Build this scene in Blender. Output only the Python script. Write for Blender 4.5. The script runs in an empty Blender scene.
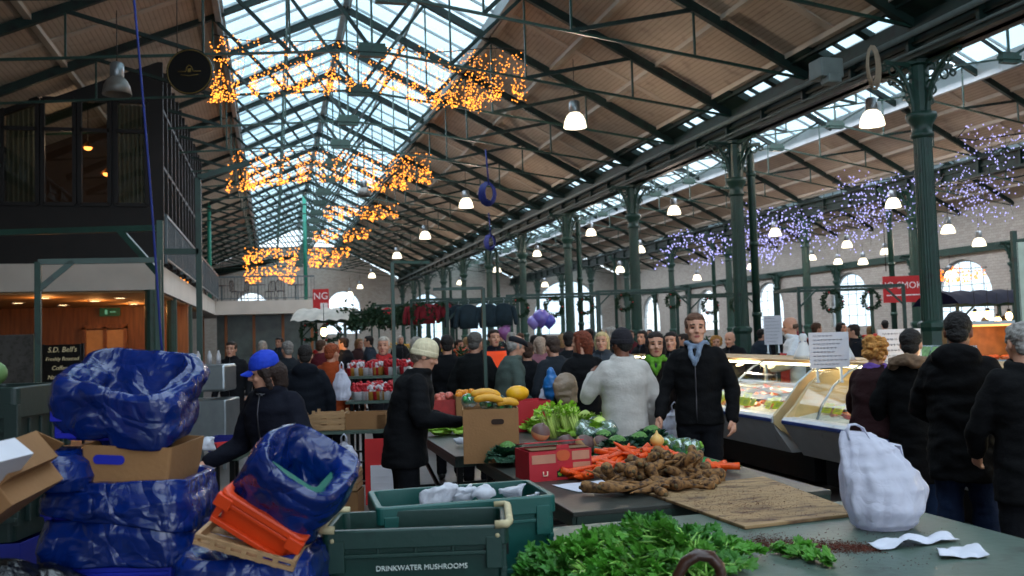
import bpy, math, random
from mathutils import Vector as V, Matrix, noise, Euler
from mathutils.bvhtree import BVHTree
SC = bpy.context.scene; COL = SC.collection
random.seed(11)
R = math.radians
PI = math.pi
# ---------------------------------------------------------------- colour / materials
def lin(h):
    h = h.lstrip('#'); o = []
    for i in (0, 2, 4):
        c = int(h[i:i+2], 16)/255
        o.append(c/12.92 if c <= .04045 else ((c+.055)/1.055)**2.4)
    return tuple(o)+(1,)
MATS = {}
TMP = bpy.data.scenes.new('workbench')
def mat(name, hexc, rough=.6, metal=0, var=.15, scale=6, bump=0, bscale=40, emit=0, spec=.4, dirt=None, dirtamt=.5,
        trans=0, stretch=(1, 1, 1), coat=0, alpha=1, sheen=0, detail=4):
    if name in MATS: return MATS[name]
    m = bpy.data.materials.new(name); m.use_nodes = True; MATS[name] = m
    nt = m.node_tree; N = nt.nodes; L = nt.links
    b = N['Principled BSDF']; c = lin(hexc)
    b.inputs['Roughness'].default_value = rough; b.inputs['Metallic'].default_value = metal
    b.inputs['Specular IOR Level'].default_value = spec
    b.inputs['Coat Weight'].default_value = coat
    b.inputs['Sheen Weight'].default_value = sheen
    b.inputs['Alpha'].default_value = alpha
    tc = N.new('ShaderNodeTexCoord'); mp = N.new('ShaderNodeMapping'); mp.inputs['Scale'].default_value = stretch
    L.new(tc.outputs['Object'], mp.inputs['Vector'])
    ns = N.new('ShaderNodeTexNoise'); ns.inputs['Scale'].default_value = scale; ns.inputs['Detail'].default_value = detail
    L.new(mp.outputs[0], ns.inputs['Vector'])
    rp = N.new('ShaderNodeValToRGB')
    lo = tuple(min(1, x*(1-var)) for x in c[:3])+(1,); hi = tuple(min(1, x*(1+var)) for x in c[:3])+(1,)
    rp.color_ramp.elements[0].position = .3; rp.color_ramp.elements[1].position = .7
    rp.color_ramp.elements[0].color = lo; rp.color_ramp.elements[1].color = hi
    L.new(ns.outputs['Fac'], rp.inputs['Fac']); out = rp.outputs[0]
    if dirt:
        n2 = N.new('ShaderNodeTexNoise'); n2.inputs['Scale'].default_value = scale*2.3; n2.inputs['Detail'].default_value = 8
        L.new(mp.outputs[0], n2.inputs['Vector'])
        r2 = N.new('ShaderNodeValToRGB'); r2.color_ramp.elements[0].position = 1-dirtamt; r2.color_ramp.elements[1].position = min(1, 1-dirtamt+.18)
        L.new(n2.outputs['Fac'], r2.inputs['Fac'])
        mx = N.new('ShaderNodeMix'); mx.data_type = 'RGBA'; mx.inputs[7].default_value = lin(dirt)
        L.new(r2.outputs[0], mx.inputs[0]); L.new(out, mx.inputs[6]); out = mx.outputs[2]
    L.new(out, b.inputs['Base Color'])
    if bump:
        n3 = N.new('ShaderNodeTexNoise'); n3.inputs['Scale'].default_value = bscale; n3.inputs['Detail'].default_value = 6
        L.new(mp.outputs[0], n3.inputs['Vector'])
        bp = N.new('ShaderNodeBump'); bp.inputs['Strength'].default_value = bump; bp.inputs['Distance'].default_value = .02
        L.new(n3.outputs['Fac'], bp.inputs['Height']); L.new(bp.outputs[0], b.inputs['Normal'])
    if emit:
        b.inputs['Emission Color'].default_value = c; b.inputs['Emission Strength'].default_value = emit
    if trans:
        t = N.new('ShaderNodeBsdfTranslucent'); L.new(out, t.inputs['Color'])
        ms = N.new('ShaderNodeMixShader'); ms.inputs[0].default_value = trans
        L.new(b.outputs[0], ms.inputs[1]); L.new(t.outputs[0], ms.inputs[2]); L.new(ms.outputs[0], N['Material Output'].inputs['Surface'])
    return m
def emat(name, hexc, s, sample=False):
    if name in MATS: return MATS[name]
    m = bpy.data.materials.new(name); m.use_nodes = True; MATS[name] = m
    nt = m.node_tree; nt.nodes.clear()
    e = nt.nodes.new('ShaderNodeEmission'); o = nt.nodes.new('ShaderNodeOutputMaterial')
    e.inputs[0].default_value = lin(hexc); e.inputs[1].default_value = s
    nt.links.new(e.outputs[0], o.inputs[0])
    if not sample: m.cycles.emission_sampling = 'NONE'
    return m
def gmat(name, hexc, transp=.85, rough=.05, streak=False):
    """thin glass: mostly clear with a reflection"""
    if name in MATS: return MATS[name]
    m = bpy.data.materials.new(name); m.use_nodes = True; MATS[name] = m
    nt = m.node_tree; N = nt.nodes; L = nt.links; N.clear()
    t = N.new('ShaderNodeBsdfTransparent'); t.inputs[0].default_value = lin(hexc)
    g = N.new('ShaderNodeBsdfGlossy'); g.inputs['Roughness'].default_value = rough
    d = N.new('ShaderNodeBsdfTranslucent'); d.inputs[0].default_value = lin('#dfeaf0')
    mx = N.new('ShaderNodeMixShader'); mx.inputs[0].default_value = 1-transp
    a = N.new('ShaderNodeMixShader'); a.inputs[0].default_value = .5 if streak else 0
    L.new(g.outputs[0], a.inputs[1]); L.new(d.outputs[0], a.inputs[2])
    L.new(t.outputs[0], mx.inputs[1]); L.new(a.outputs[0], mx.inputs[2])
    o = N.new('ShaderNodeOutputMaterial'); L.new(mx.outputs[0], o.inputs[0])
    return m
# ---------------------------------------------------------------- camera frame
YAW, PITCH, ROLL, FPX, EYE = R(15.25), R(2.96), R(1.7), 880.0, 1.65
CP = V((0, 0, EYE))
FW = V((math.sin(YAW)*math.cos(PITCH), math.cos(YAW)*math.cos(PITCH), math.sin(PITCH)))
R0 = V((math.cos(YAW), -math.sin(YAW), 0)); U0 = R0.cross(FW)
RT = R0*math.cos(ROLL)-U0*math.sin(ROLL); UP = R0*math.sin(ROLL)+U0*math.cos(ROLL)
def ray(px, py): return FW+RT*((px-512)/FPX)+UP*((288-py)/FPX)
def at(px, py, d): return CP+ray(px, py)*d
def onz(px, py, z): r = ray(px, py); return CP+r*((z-EYE)/r.z)
def onx(px, py, x): r = ray(px, py); return CP+r*(x/r.x)
def ony(px, py, y): r = ray(px, py); return CP+r*(y/r.y)
def gpos(px, d):
    hz = 333.5-.0297*(px-512); p = at(px, hz, d); return (p.x, p.y)
# ---------------------------------------------------------------- mesh builder
class MB:
    def __init__(s): s.v = []; s.f = []; s.m = []; s.s = []
    def add(s, vs, fs, m=0, sm=False):
        b = len(s.v); s.v += [V(x) for x in vs]
        for f in fs: s.f.append([b+i for i in f]); s.m.append(m); s.s.append(sm)
    def box(s, c, sz, rot=None, m=0):
        x, y, z = [k/2 for k in sz]; M = Matrix.Identity(3)
        if rot is not None: M = rot.to_3x3() if isinstance(rot, Matrix) else (Matrix.Rotation(rot, 3, 'Z') if isinstance(rot, (int, float)) else Euler(rot).to_matrix())
        vs = [V(c)+M @ V((a*x, b*y, d*z)) for d in (-1, 1) for b in (-1, 1) for a in (-1, 1)]
        s.add(vs, [(0, 2, 3, 1), (4, 5, 7, 6), (0, 1, 5, 4), (2, 6, 7, 3), (0, 4, 6, 2), (1, 3, 7, 5)], m)
    def bar(s, p, q, w, h=None, m=0):
        p = V(p); q = V(q); h = h or w; d = (q-p); L = d.length
        if L < 1e-6: return
        d.normalize(); u = V((0, 0, 1)) if abs(d.z) < .95 else V((1, 0, 0))
        a = d.cross(u).normalized(); b = a.cross(d)
        vs = [r+a*(i*w/2)+b*(j*h/2) for r in (p, q) for i, j in ((-1, -1), (1, -1), (1, 1), (-1, 1))]
        s.add(vs, [(3, 2, 1, 0), (4, 5, 6, 7), (0, 1, 5, 4), (1, 2, 6, 5), (2, 3, 7, 6), (3, 0, 4, 7)], m)
    def tube(s, pts, r, n=8, m=0, closed=False, flat=1.0):
        P = [V(p) for p in pts]; k = len(P)
        rs = r if isinstance(r, (list, tuple)) else [r]*k
        T = []
        for i in range(k):
            if closed: t = P[(i+1) % k]-P[i-1]
            else: t = P[min(i+1, k-1)]-P[max(i-1, 0)]
            T.append(t.normalized() if t.length > 1e-9 else V((0, 0, 1)))
        u = V((0, 0, 1)) if abs(T[0].z) < .9 else V((1, 0, 0))
        a = T[0].cross(u).normalized(); vs = []
        for i in range(k):
            if i:
                a = a-T[i]*a.dot(T[i])
                a = a.normalized() if a.length > 1e-6 else T[i].orthogonal().normalized()
            b = T[i].cross(a)
            for j in range(n):
                t = 2*PI*j/n; vs.append(P[i]+(a*math.cos(t)+b*math.sin(t)*flat)*rs[i])
        fs = []
        for i in range(k if closed else k-1):
            i2 = (i+1) % k
            for j in range(n): fs.append((i*n+j, i*n+(j+1) % n, i2*n+(j+1) % n, i2*n+j))
        if not closed:
            fs.append(tuple(range(n-1, -1, -1))); fs.append(tuple((k-1)*n+j for j in range(n)))
        s.add(vs, fs, m, True)
    def limb(s, pts, rs, n=12, m=0, sub=5):
        """tapering limb with rounded ends through the joints"""
        P = []; Q = []; pts = [V(p) for p in pts]
        for i in range(len(pts)-1):
            for j in range(sub):
                t = j/sub; P.append(pts[i].lerp(pts[i+1], t)); Q.append(rs[i]*(1-t)+rs[i+1]*t)
        P.append(pts[-1]); Q.append(rs[-1])
        d0 = (P[0]-P[1]).normalized(); d1 = (P[-1]-P[-2]).normalized()
        a = [(P[0]+d0*Q[0]*k, Q[0]*math.sqrt(max(.02, 1-k*k))) for k in (.97, .7, .35)]
        b = [(P[-1]+d1*Q[-1]*k, Q[-1]*math.sqrt(max(.02, 1-k*k))) for k in (.35, .7, .97)]
        s.tube([x[0] for x in a]+P+[x[0] for x in b], [x[1] for x in a]+Q+[x[1] for x in b], n, m)
    def rings(s, rr, n=20, m=0, cap=True, power=2.0, sm=True):
        """stack of (z, rx, ry, cx, cy)"""
        vs = []; fs = []
        for q in rr:
            z, rx, ry = q[:3]; cx = q[3] if len(q) > 3 else 0; cy = q[4] if len(q) > 4 else 0
            for j in range(n):
                t = 2*PI*j/n; c, d = math.cos(t), math.sin(t); e = 2/power
                vs.append(V((cx+rx*math.copysign(abs(c)**e, c), cy+ry*math.copysign(abs(d)**e, d), z)))
        for i in range(len(rr)-1):
            for j in range(n): fs.append((i*n+j, i*n+(j+1) % n, (i+1)*n+(j+1) % n, (i+1)*n+j))
        if cap: fs.append(tuple(range(n-1, -1, -1))); fs.append(tuple((len(rr)-1)*n+j for j in range(n)))
        s.add(vs, fs, m, sm)
    def lathe(s, prof, c=(0, 0, 0), n=20, m=0, cap=False, sm=True):
        b = len(s.v); s.rings([(z, r, r) for r, z in prof], n, m, cap, sm=sm)
        for i in range(b, len(s.v)): s.v[i] += V(c)
    def ell(s, c, r, n=12, m=0, M=None):
        c = V(c); vs = [V((0, 0, r[2]))]
        for i in range(1, n//2):
            a = PI*i/(n//2)
            for j in range(n):
                t = 2*PI*j/n; vs.append(V((r[0]*math.sin(a)*math.cos(t), r[1]*math.sin(a)*math.sin(t), r[2]*math.cos(a))))
        vs.append(V((0, 0, -r[2]))); k = len(vs)-1; fs = []
        for j in range(n): fs.append((0, 1+j, 1+(j+1) % n)); fs.append((k, k-n+(j+1) % n, k-n+j))
        for i in range(n//2-2):
            for j in range(n): fs.append((1+i*n+j, 1+(i+1)*n+j, 1+(i+1)*n+(j+1) % n, 1+i*n+(j+1) % n))
        if M: vs = [M @ v for v in vs]
        s.add([v+c for v in vs], fs, m, True)
    def grid(s, nu, nv, fn, m=0, cu=False, sm=True):
        vs = [V(fn(i/(nu if cu else nu-1), j/(nv-1))) for i in range(nu) for j in range(nv)]; fs = []
        for i in range(nu if cu else nu-1):
            for j in range(nv-1):
                a = i*nv+j; b = ((i+1) % nu)*nv+j; fs.append((a, b, b+1, a+1))
        s.add(vs, fs, m, sm)
    def prism(s, pts, y0, y1, m=0):
        """outline in xz extruded along y"""
        n = len(pts); vs = [V((x, y0, z)) for x, z in pts]+[V((x, y1, z)) for x, z in pts]
        fs = [tuple(range(n)), tuple(range(2*n-1, n-1, -1))]+[((i+1) % n, i, n+i, n+(i+1) % n) for i in range(n)]
        s.add(vs, fs, m)
    def text(s, body, origin, ux, uz, size, m=0, align='CENTER', shear=0):
        cu = bpy.data.curves.new('t', 'FONT'); cu.body = body; cu.size = size; cu.align_x = align; cu.align_y = 'CENTER'; cu.extrude = .002; cu.resolution_u = 3; cu.shear = shear
        o = bpy.data.objects.new('t', cu); TMP.collection.objects.link(o)
        vl = TMP.view_layers[0]; vl.update(); me = bpy.data.meshes.new_from_object(o.evaluated_get(vl.depsgraph))
        ux = V(ux); uz = V(uz); nn = ux.cross(uz)
        s.add([V(origin)+ux*v.co.x+uz*v.co.y+nn*v.co.z for v in me.vertices], [list(p.vertices) for p in me.polygons], m)
        bpy.data.objects.remove(o); bpy.data.meshes.remove(me); bpy.data.curves.remove(cu)
    def map(s, fn): s.v = [V(fn(v)) for v in s.v]; return s
    def xf(s, M): s.v = [M @ v for v in s.v]; return s
    def jit(s, amp, sc, seed=0):
        s.v = [v+noise.noise_vector(v*sc+V((seed*7.3, seed*3.1, seed)))*amp for v in s.v]; return s
    def mesh(s, name='m'):
        me = bpy.data.meshes.new(name); me.from_pydata([tuple(v) for v in s.v], [], s.f)
        me.polygons.foreach_set('material_index', s.m); me.polygons.foreach_set('use_smooth', s.s); me.update(); return me
    def build(s, name, mats, parent=None, loc=None, bevel=0, rot=None, sub=0):
        me = s.mesh(name)
        for q in (mats if isinstance(mats, (list, tuple)) else [mats]): me.materials.append(q)
        o = bpy.data.objects.new(name, me); COL.objects.link(o); o.parent = parent
        if loc is not None: o.location = loc
        if rot is not None: o.rotation_euler = rot
        if bevel:
            b = o.modifiers.new('b', 'BEVEL'); b.width = bevel; b.segments = 2; b.limit_method = 'ANGLE'; b.angle_limit = R(50)
        if sub:
            b = o.modifiers.new('s', 'SUBSURF'); b.levels = sub; b.render_levels = sub
        return o
def thing(name, label, cat, loc=(0, 0, 0), rotz=0, group=None, rot=None):
    o = bpy.data.objects.new(name, None); COL.objects.link(o); o.location = loc
    o.rotation_euler = rot if rot else (0, 0, rotz); o.empty_display_size = .1
    o['label'] = label; o['category'] = cat
    if group: o['group'] = group
    return o
def tag(o, label, cat, group=None, kind=None):
    o['label'] = label; o['category'] = cat
    if group: o['group'] = group
    if kind: o['kind'] = kind
    return o
def struct(o): o['kind'] = 'structure'; return o
def dup(root, loc=None, rotz=None, label=None, group=None, rot=None, scale=None):
    r = root.copy(); COL.objects.link(r)
    if loc is not None: r.location = loc
    if rotz is not None: r.rotation_euler = (0, 0, rotz)
    if rot is not None: r.rotation_euler = rot
    if scale is not None: r.scale = (scale,)*3 if isinstance(scale, (int, float)) else scale
    if label: r['label'] = label
    if group: r['group'] = group
    for ch in list(root.children):
        c = ch.copy(); COL.objects.link(c); c.parent = r
        for g in ch.children:
            d = g.copy(); COL.objects.link(d); d.parent = c
    return r
def remesh(mb, vox, smooth=3, fac=.5):
    me = mb.mesh(); o = bpy.data.objects.new('tmp', me); TMP.collection.objects.link(o)
    r = o.modifiers.new('r', 'REMESH'); r.mode = 'VOXEL'; r.voxel_size = vox; r.use_smooth_shade = True
    if smooth:
        q = o.modifiers.new('q', 'SMOOTH'); q.iterations = smooth; q.factor = fac
    vl = TMP.view_layers[0]; vl.update(); dg = vl.depsgraph
    m2 = bpy.data.meshes.new_from_object(o.evaluated_get(dg)); bpy.data.objects.remove(o); bpy.data.meshes.remove(me)
    m2.materials.clear()
    return m2
def link(name, me, mats, parent=None):
    for q in (mats if isinstance(mats, (list, tuple)) else [mats]): me.materials.append(q)
    o = bpy.data.objects.new(name, me); COL.objects.link(o); o.parent = parent; return o
WORLD, LK, LK2, EXPO = 2.6, 1.25, .6, 0.0
# ================================================================ people
SKIN = lambda: [mat('skin', '#c48f76', .5, var=.06, scale=20), mat('eye_dark', '#2a1c18', .3, var=0), mat('lips', '#a3524c', .5, var=0), mat('brow', '#4a3426', .8, var=.1)]
SKIN2 = lambda: [mat('skin_brown', '#7a4c38', .5, var=.06, scale=20), mat('eye_dark', '#2a1c18', .3, var=0), mat('lips_brown', '#6d3a35', .5, var=0), mat('brow', '#4a3426', .8, var=.1)]
def head_mb(full=True):
    m = MB(); rr = []
    for z, rx, yf, yb in ((-.119, .020, .074, -.04), (-.112, .036, .085, -.015), (-.095, .048, .090, .015), (-.075, .056, .090, .04), (-.05, .063, .089, .06), (-.02, .069, .088, .078),
                          (.01, .073, .088, .092), (.04, .077, .091, .098), (.07, .074, .084, .096), (.095, .062, .066, .082), (.112, .042, .040, .058), (.122, .015, .012, .03)):
        rr.append((z, rx, (yf+yb)/2, 0, (yf-yb)/2))
    m.rings(rr, 24)
    m.tube([(0, .082, .022), (0, .096, 0), (0, .108, -.024), (0, .092, -.034)], [.008, .010, .0145, .010], 10)
    for s in (-1, 1):
        m.ell((s*.012, .094, -.028), (.009, .010, .007), 8)
        m.ell((s*.078, -.008, -.008), (.008, .019, .032), 10)
        m.ell((s*.034, .078, .027), (.026, .012, .007), 8)
        m.ell((s*.040, .064, -.028), (.024, .020, .020), 10)
    m.ell((0, .086, -.057), (.024, .010, .006), 10); m.ell((0, .085, -.067), (.020, .010, .007), 10); m.ell((0, .080, -.098), (.020, .014, .014), 10)
    return m
def hand_to(m, E_, W, side, palm_n=None, curl=.5, k=1.0):
    """palm, four fingers and a thumb beyond wrist W (arm comes from E_)"""
    d = (W-E_).normalized(); n = V(palm_n) if palm_n else V((-side, 0, 0))
    n = (n-d*n.dot(d)); n = n.normalized() if n.length > .1 else d.orthogonal().normalized()
    t = n.cross(d)*(1 if side > 0 else -1); t = t.normalized()     # towards the thumb
    if t.y < 0 and abs(d.z) > .5: t = -t
    def o(a, b, c): return W+(d*a+t*b+n*c)*k
    m.limb([o(-.01, 0, 0), o(.03, .004, 0), o(.078, .002, .002)], [.024*k, .030*k, .032*k], 10)
    m.limb([o(.03, -.024, 0), o(.078, -.026, .003)], [.014*k, .013*k], 8)
    for i, (b, L) in enumerate(((.030, .066), (.010, .076), (-.011, .070), (-.031, .055))):
        p = o(.078, b, .002); c1 = curl*(.8+.12*i); q = []
        a = 0
        for s, f in enumerate((.42, .32, .26)):
            q.append(p.copy()); a += c1*(.55+.25*s); p = p+(d*math.cos(a)+n*math.sin(a))*L*f*k*1.0
        q.append(p); m.limb(q, [.0098*k, .0092*k, .0085*k, .007*k], 8, sub=2)
    m.limb([o(.012, .020, .004), o(.040, .046, .012), o(.066, .054, .022), o(.088, .052, .030)], [.014*k, .012*k, .0105*k, .008*k], 8, sub=2)
def person(label, pos, head_deg, H=1.70, skin=0, hair='short', haircol='#3a2a20', coat=('#14141a', .82, .045), trousers='#15161a',
           arms=None, legs=None, head=(0, 0), lean=0, hat=None, neck=None, vox=.008, cvox=.014, curl=.5, group=None,
           z0=0, shoes='#15110f', palms=(None, None), fold=.009, collar=True, hood=None, extras=(), rough=.85, female=False, gloves=None, name='person'):
    k = H/1.75
    arms = arms or (None, None)
    A = []
    for s, a in ((-1, arms[0]), (1, arms[1])):
        e, w = a if a else ((s*.265, -.02, 1.14), (s*.265, .07, .90))
        A.append((s, V((s*(.150 if female else .165), -.01, 1.405)), V(e), V(w)))
    legs = legs or (((-.10, .01, .50), (-.105, -.01, .085)), ((.10, .01, .50), (.105, -.01, .085)))
    HC = V((0, .035, 1.622)); HM = Matrix.Rotation(R(head[0]), 4, 'Z') @ Matrix.Rotation(R(head[1]), 4, 'X')
    def hx(m):   # head frame -> body frame
        m.v = [HC+(HM @ v) for v in m.v]; return m
    sw = .93 if female else 1
    body = hx(head_mb())
    body.limb([(0, -.005, 1.42), (0, .01, 1.50), (0, .025, 1.57)], [.062, .053, .055], 14)
    body.rings([(.84, .10, .09), (.90, .15, .105), (.97, .155, .11), (1.1, .13, .095), (1.25, .145, .105), (1.36, .165*sw, .10), (1.42, .14*sw, .085), (1.46, .07, .06)], 20)
    for s, sh, e, w in A:
        body.limb([sh, e, w], [.052, .041, .026], 10)
        hand_to(body, e, w, s, palms[0 if s < 0 else 1], curl)
    for i, s in enumerate((-1, 1)):
        kn, an = V(legs[i][0]), V(legs[i][1])
        body.limb([(s*.085, 0, .88), kn, an], [.085, .052, .035], 10)
        body.limb([an, an+V((0, .04, -.045)), an+V((s*.01, .15, -.06))], [.034, .03, .02], 8)
    def bend(v):
        v = V(v)
        if lean and v.z > .92:
            t = min(1, (v.z-.92)/.35); a = R(lean)*t*(2-t)*.5+R(lean)*.5*t
            p = V((0, 0, .92)); q = v-p; v = p+Matrix.Rotation(-a, 3, 'X') @ q
        return v
    root = thing(name, label, 'person', (pos[0], pos[1], z0), R(head_deg), group)
    def fin(nm, m, vx, mats, disp=0, dsc=6, smooth=3, seed=0, assign=None):
        me = remesh(m, vx, smooth)
        if disp:
            me.update()
            nrm = [v.normal.copy() for v in me.vertices]; cos = []
            for v in me.vertices:
                p = v.co; n = noise.noise(V((p.x*dsc, p.y*dsc, p.z*dsc*1.9))+V((seed, seed*2, 0)))
                n2 = 1-abs(noise.noise(V((p.x*dsc*1.3, p.y*dsc*1.3, p.z*dsc*2.6))+V((seed+9, 3, 1))))*2
                cos += list(p+nrm[v.index]*disp*(n*1.3+n2*.55))
            me.vertices.foreach_set('co', cos)
        o = link(nm, me, mats, root)
        if assign:
            for pl in me.polygons: pl.material_index = assign(pl.center)
        for v in me.vertices: v.co = bend(v.co)*k
        me.polygons.foreach_set('use_smooth', [True]*len(me.polygons)); me.update()
        return o
    HI = HM.inverted()
    def facemat(c):
        q = HI @ (c-HC)
        if q.y < .05 or abs(q.z) > .09: return 0
        for s in (-1, 1):
            if ((q.x-s*.031)/.014)**2+((q.z-.006)/.0065)**2 < 1: return 1
            if ((q.x-s*.033)/.019)**2+((q.z-.032)/.006)**2 < 1: return 3
        if (q.x/.023)**2+((q.z+.062)/.009)**2 < 1: return 2
        return 0
    me = remesh(body, vox, 2, .4)
    for v in me.vertices:
        q = HI @ (v.co-HC)
        if q.y > .04 and abs(q.z) < .05:
            f = 0
            for s in (-1, 1): f += math.exp(-(((q.x-s*.031)/.016)**2+((q.z-.006)/.012)**2))
            v.co -= (HM @ V((0, 1, 0)))*.011*f
    o = link('body', me, SKIN2() if skin else SKIN(), root)
    for pl in me.polygons: pl.material_index = facemat(pl.center)
    for v in me.vertices: v.co = bend(v.co)*k
    me.polygons.foreach_set('use_smooth', [True]*len(me.polygons)); me.update()
    # ---- trousers and shoes
    sd = (hash(label) % 97)*.37 if False else (sum(map(ord, label)) % 97)*.37
    if trousers:
        t = MB(); t.rings([(.80, .12, .11), (.88, .172, .128), (.98, .165, .12), (1.04, .15, .11)], 20)
        for i, s in enumerate((-1, 1)):
            kn, an = V(legs[i][0]), V(legs[i][1]); t.limb([(s*.085, 0, .86), kn, an+V((0, 0, .02))], [.105, .075, .062], 12)
        fin('trousers', t, cvox, mat('cloth'+trousers, trousers, .95, var=.15, scale=12, bump=.2, bscale=60, spec=.1), fold*.8, 7, 2, sd)
        t = MB()
        for i, s in enumerate((-1, 1)):
            an = V(legs[i][1]); t.limb([an+V((0, -.02, -.03)), an+V((0, .06, -.04)), an+V((s*.012, .17, -.05))], [.046, .042, .034], 10)
            t.v = [V((v.x, v.y, max(v.z, an.z-.083))) for v in t.v]
        fin('shoes', t, cvox*.8, mat('shoe'+shoes, shoes, .5, var=.1), 0, smooth=1)
    # ---- coat
    if coat:
        col, hem, bk = coat[:3]; cm = mat('coat'+col, col, rough, var=.12, scale=9, bump=.2, bscale=50, spec=.14)
        c = MB(); f = 1.0
        c.rings([(hem, .165+bk, .125+bk), (hem+.10, .162+bk, .12+bk), (max(hem+.2, 1.02), .148+bk, .108+bk), (1.15, .148+bk, .108+bk), (1.28, .165*sw+bk, .115+bk), (1.38, .175*sw+bk*.8, .112+bk*.7), (1.44, .13*sw+bk*.7, .09+bk*.5), (1.485, .07+bk*.4, .065+bk*.4)], 24)
        for s, sh, e, w in A:
            d = (w-e).normalized(); c.limb([sh+V((-s*.02, 0, 0)), sh.lerp(e, .5), e, e.lerp(w, .6), w-d*.012], [.060+bk*.35, .056+bk*.4, .048+bk*.4, .043+bk*.4, .038+bk*.3], 12)
        if collar: c.tube([(math.cos(a)*(.072+bk*.25), .012+math.sin(a)*(.068+bk*.2), 1.495+.012*math.sin(a*1)) for a in [2*PI*j/16 for j in range(16)]], .021+bk*.12, 8, closed=True)
        if hood:
            c.ell((0, -.095, 1.47), (.15, .085, .075), 14); c.ell((0, -.10, 1.42), (.12, .06, .08), 12)
        co = fin('coat', c, cvox, cm, fold, 7, 3, sd)
        z = MB(); pts = []
        bv = BVHTree.FromPolygons([v.co for v in co.data.vertices], [tuple(p.vertices) for p in co.data.polygons])
        for i in range(12):
            zz = hem+.02+i*(1.47-hem)/11; o1 = bend((0, .5, zz))*k; d1 = (bend((0, 0, zz))*k-o1).normalized()
            hit = bv.ray_cast(o1, d1)[0]
            if hit: pts.append(hit-d1*.001)
        z.tube(pts, .006, 6)
        z.build('zip', mat('zip_grey', '#4a4a50', .35, 1), co)
    if neck:
        n = MB(); nc = neck[0]
        for q in range(neck[2] if len(neck) > 2 else 2):
            fr = .045 if neck[1] == 'fur' else 0; n.tube([(math.cos(a)*(.082+.01*q+fr), .018-fr*.8+math.sin(a)*(.080+.008*q+fr), 1.50-.026*q+.012*math.sin(3*a+q)-fr*.3+fr*.6*-math.sin(a)) for a in [2*PI*j/16 for j in range(16)]], .015 if neck[1] == 'x' else (.036 if fr else .022), 8, closed=True)
        if neck[1] == 'long':
            n.limb([(.03, .12, 1.45), (.035, .165, 1.32), (.04, .175, 1.18)], [.035, .04, .035], 10); n.limb([(-.04, .11, 1.45), (-.04, .165, 1.34), (-.05, .17, 1.25)], [.035, .038, .03], 10)
        if neck[1] == 'vee':
            n.limb([(.04, .09, 1.49), (.03, .135, 1.42), (.0, .150, 1.34)], [.02, .022, .014], 8); n.limb([(-.04, .09, 1.49), (-.03, .135, 1.42), (.0, .150, 1.34)], [.02, .022, .014], 8)
        fin('scarf' if neck[1] != 'fur' else 'fur_trim', n, cvox*.8, mat('scarf'+nc, nc, .95, var=.2, scale=25, bump=.4), .012 if neck[1] == 'fur' else .004, 18, 1, sd)
    # ---- hair and hats (head frame)
    def hfin(nm, m, hexc, disp=.003, dsc=25, vx=None, rough=.75, parent=None, stretch=(1, 1, 1), bump=.5):
        hx(m); return fin(nm, m, vx or max(.006, vox*.8), mat('hair'+hexc, hexc, rough, var=.35, scale=40, bump=bump, bscale=90, stretch=stretch), disp, dsc, 1, sd)
    if hair != 'none':
        h = MB(); hatted = hat and hat[0] != 'ball'
        if hair in ('short', 'bald', 'curly', 'bob', 'long', 'pony'):
            if hair == 'bald':
                h.ell((0, -.035, -.005), (.079, .068, .045), 16)
            else:
                if hatted: h.ell((0, -.030, .0), (.080, .080, .055), 20)
                else:
                    h.ell((0, -.022, .045), (.082, .092, .086), 20); h.ell((0, .022, .078), (.070, .060, .046), 16)
                for s in (-1, 1): h.ell((s*.066, .005, .01 if hatted else .03), (.015, .040, .04), 12)
                h.ell((0, -.055, -.02), (.066, .050, .06), 14)
        if hair == 'curly':
            rg = random.Random(5)
            for i in range(46):
                a = rg.uniform(0, 2*PI); z = rg.uniform(-.06, .12); r_ = math.sqrt(max(.1, 1-((z-.03)/.12)**2))
                x, y = math.cos(a)*.088*r_, -.02+math.sin(a)*.098*r_
                if y > .045 and z < .06: continue
                h.ell((x, y, z), (.026, .026, .024), 8)
        if hair in ('bob', 'long', 'pony'):
            zb = -.10 if hair != 'long' else -.18
            for s in (-1, 1): h.limb([(s*.070, .0, .02 if hatted else .06), (s*.078, -.005, -.01), (s*.074, -.01, zb)], [.022, .024, .02], 10)
            h.limb([(0, -.05, 0 if hatted else .05), (0, -.080, -.02), (0, -.075, zb)], [.07, .062, .05], 14)
        if hair == 'pony': h.limb([(0, -.10, .02), (0, -.135, -.02), (.01, -.12, -.12), (.0, -.11, -.2)], [.02, .03, .028, .012], 10)
        hfin('hair', h, haircol, .006 if hair == 'curly' else .004, 30)
    if hat:
        kind, hc = hat; h = MB()
        if kind == 'beanie':
            h.rings([(.018, .086, .100, 0, -.006), (.030, .091, .105, 0, -.006), (.055, .090, .104, 0, -.008), (.075, .087, .100, 0, -.010), (.105, .078, .090, 0, -.012), (.13, .058, .068, 0, -.016), (.147, .028, .034, 0, -.02), (.150, .008, .01, 0, -.02)], 24)
            h.v = [V((v.x, v.y, v.z-.25*(.1-v.y)*.5)) for v in h.v]
            b = h; hx(b); o = fin('knitted_hat', b, .007, mat('knit'+hc, hc, .95, var=.12, scale=30, bump=.25, bscale=120, stretch=(1, 1, .15)), .002, 30, 1, sd)
            cf = MB(); cf.rings([(.005, .088, .102, 0, -.006), (.012, .095, .109, 0, -.006), (.045, .095, .109, 0, -.007), (.052, .088, .102, 0, -.007)], 24)
            cf.v = [V((v.x, v.y, v.z-.25*(.1-v.y)*.5)) for v in cf.v]; hx(cf); fin('hat_cuff', cf, .006, mat('knit'+hc, hc, .95), .0015, 30, 1, sd)
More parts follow.
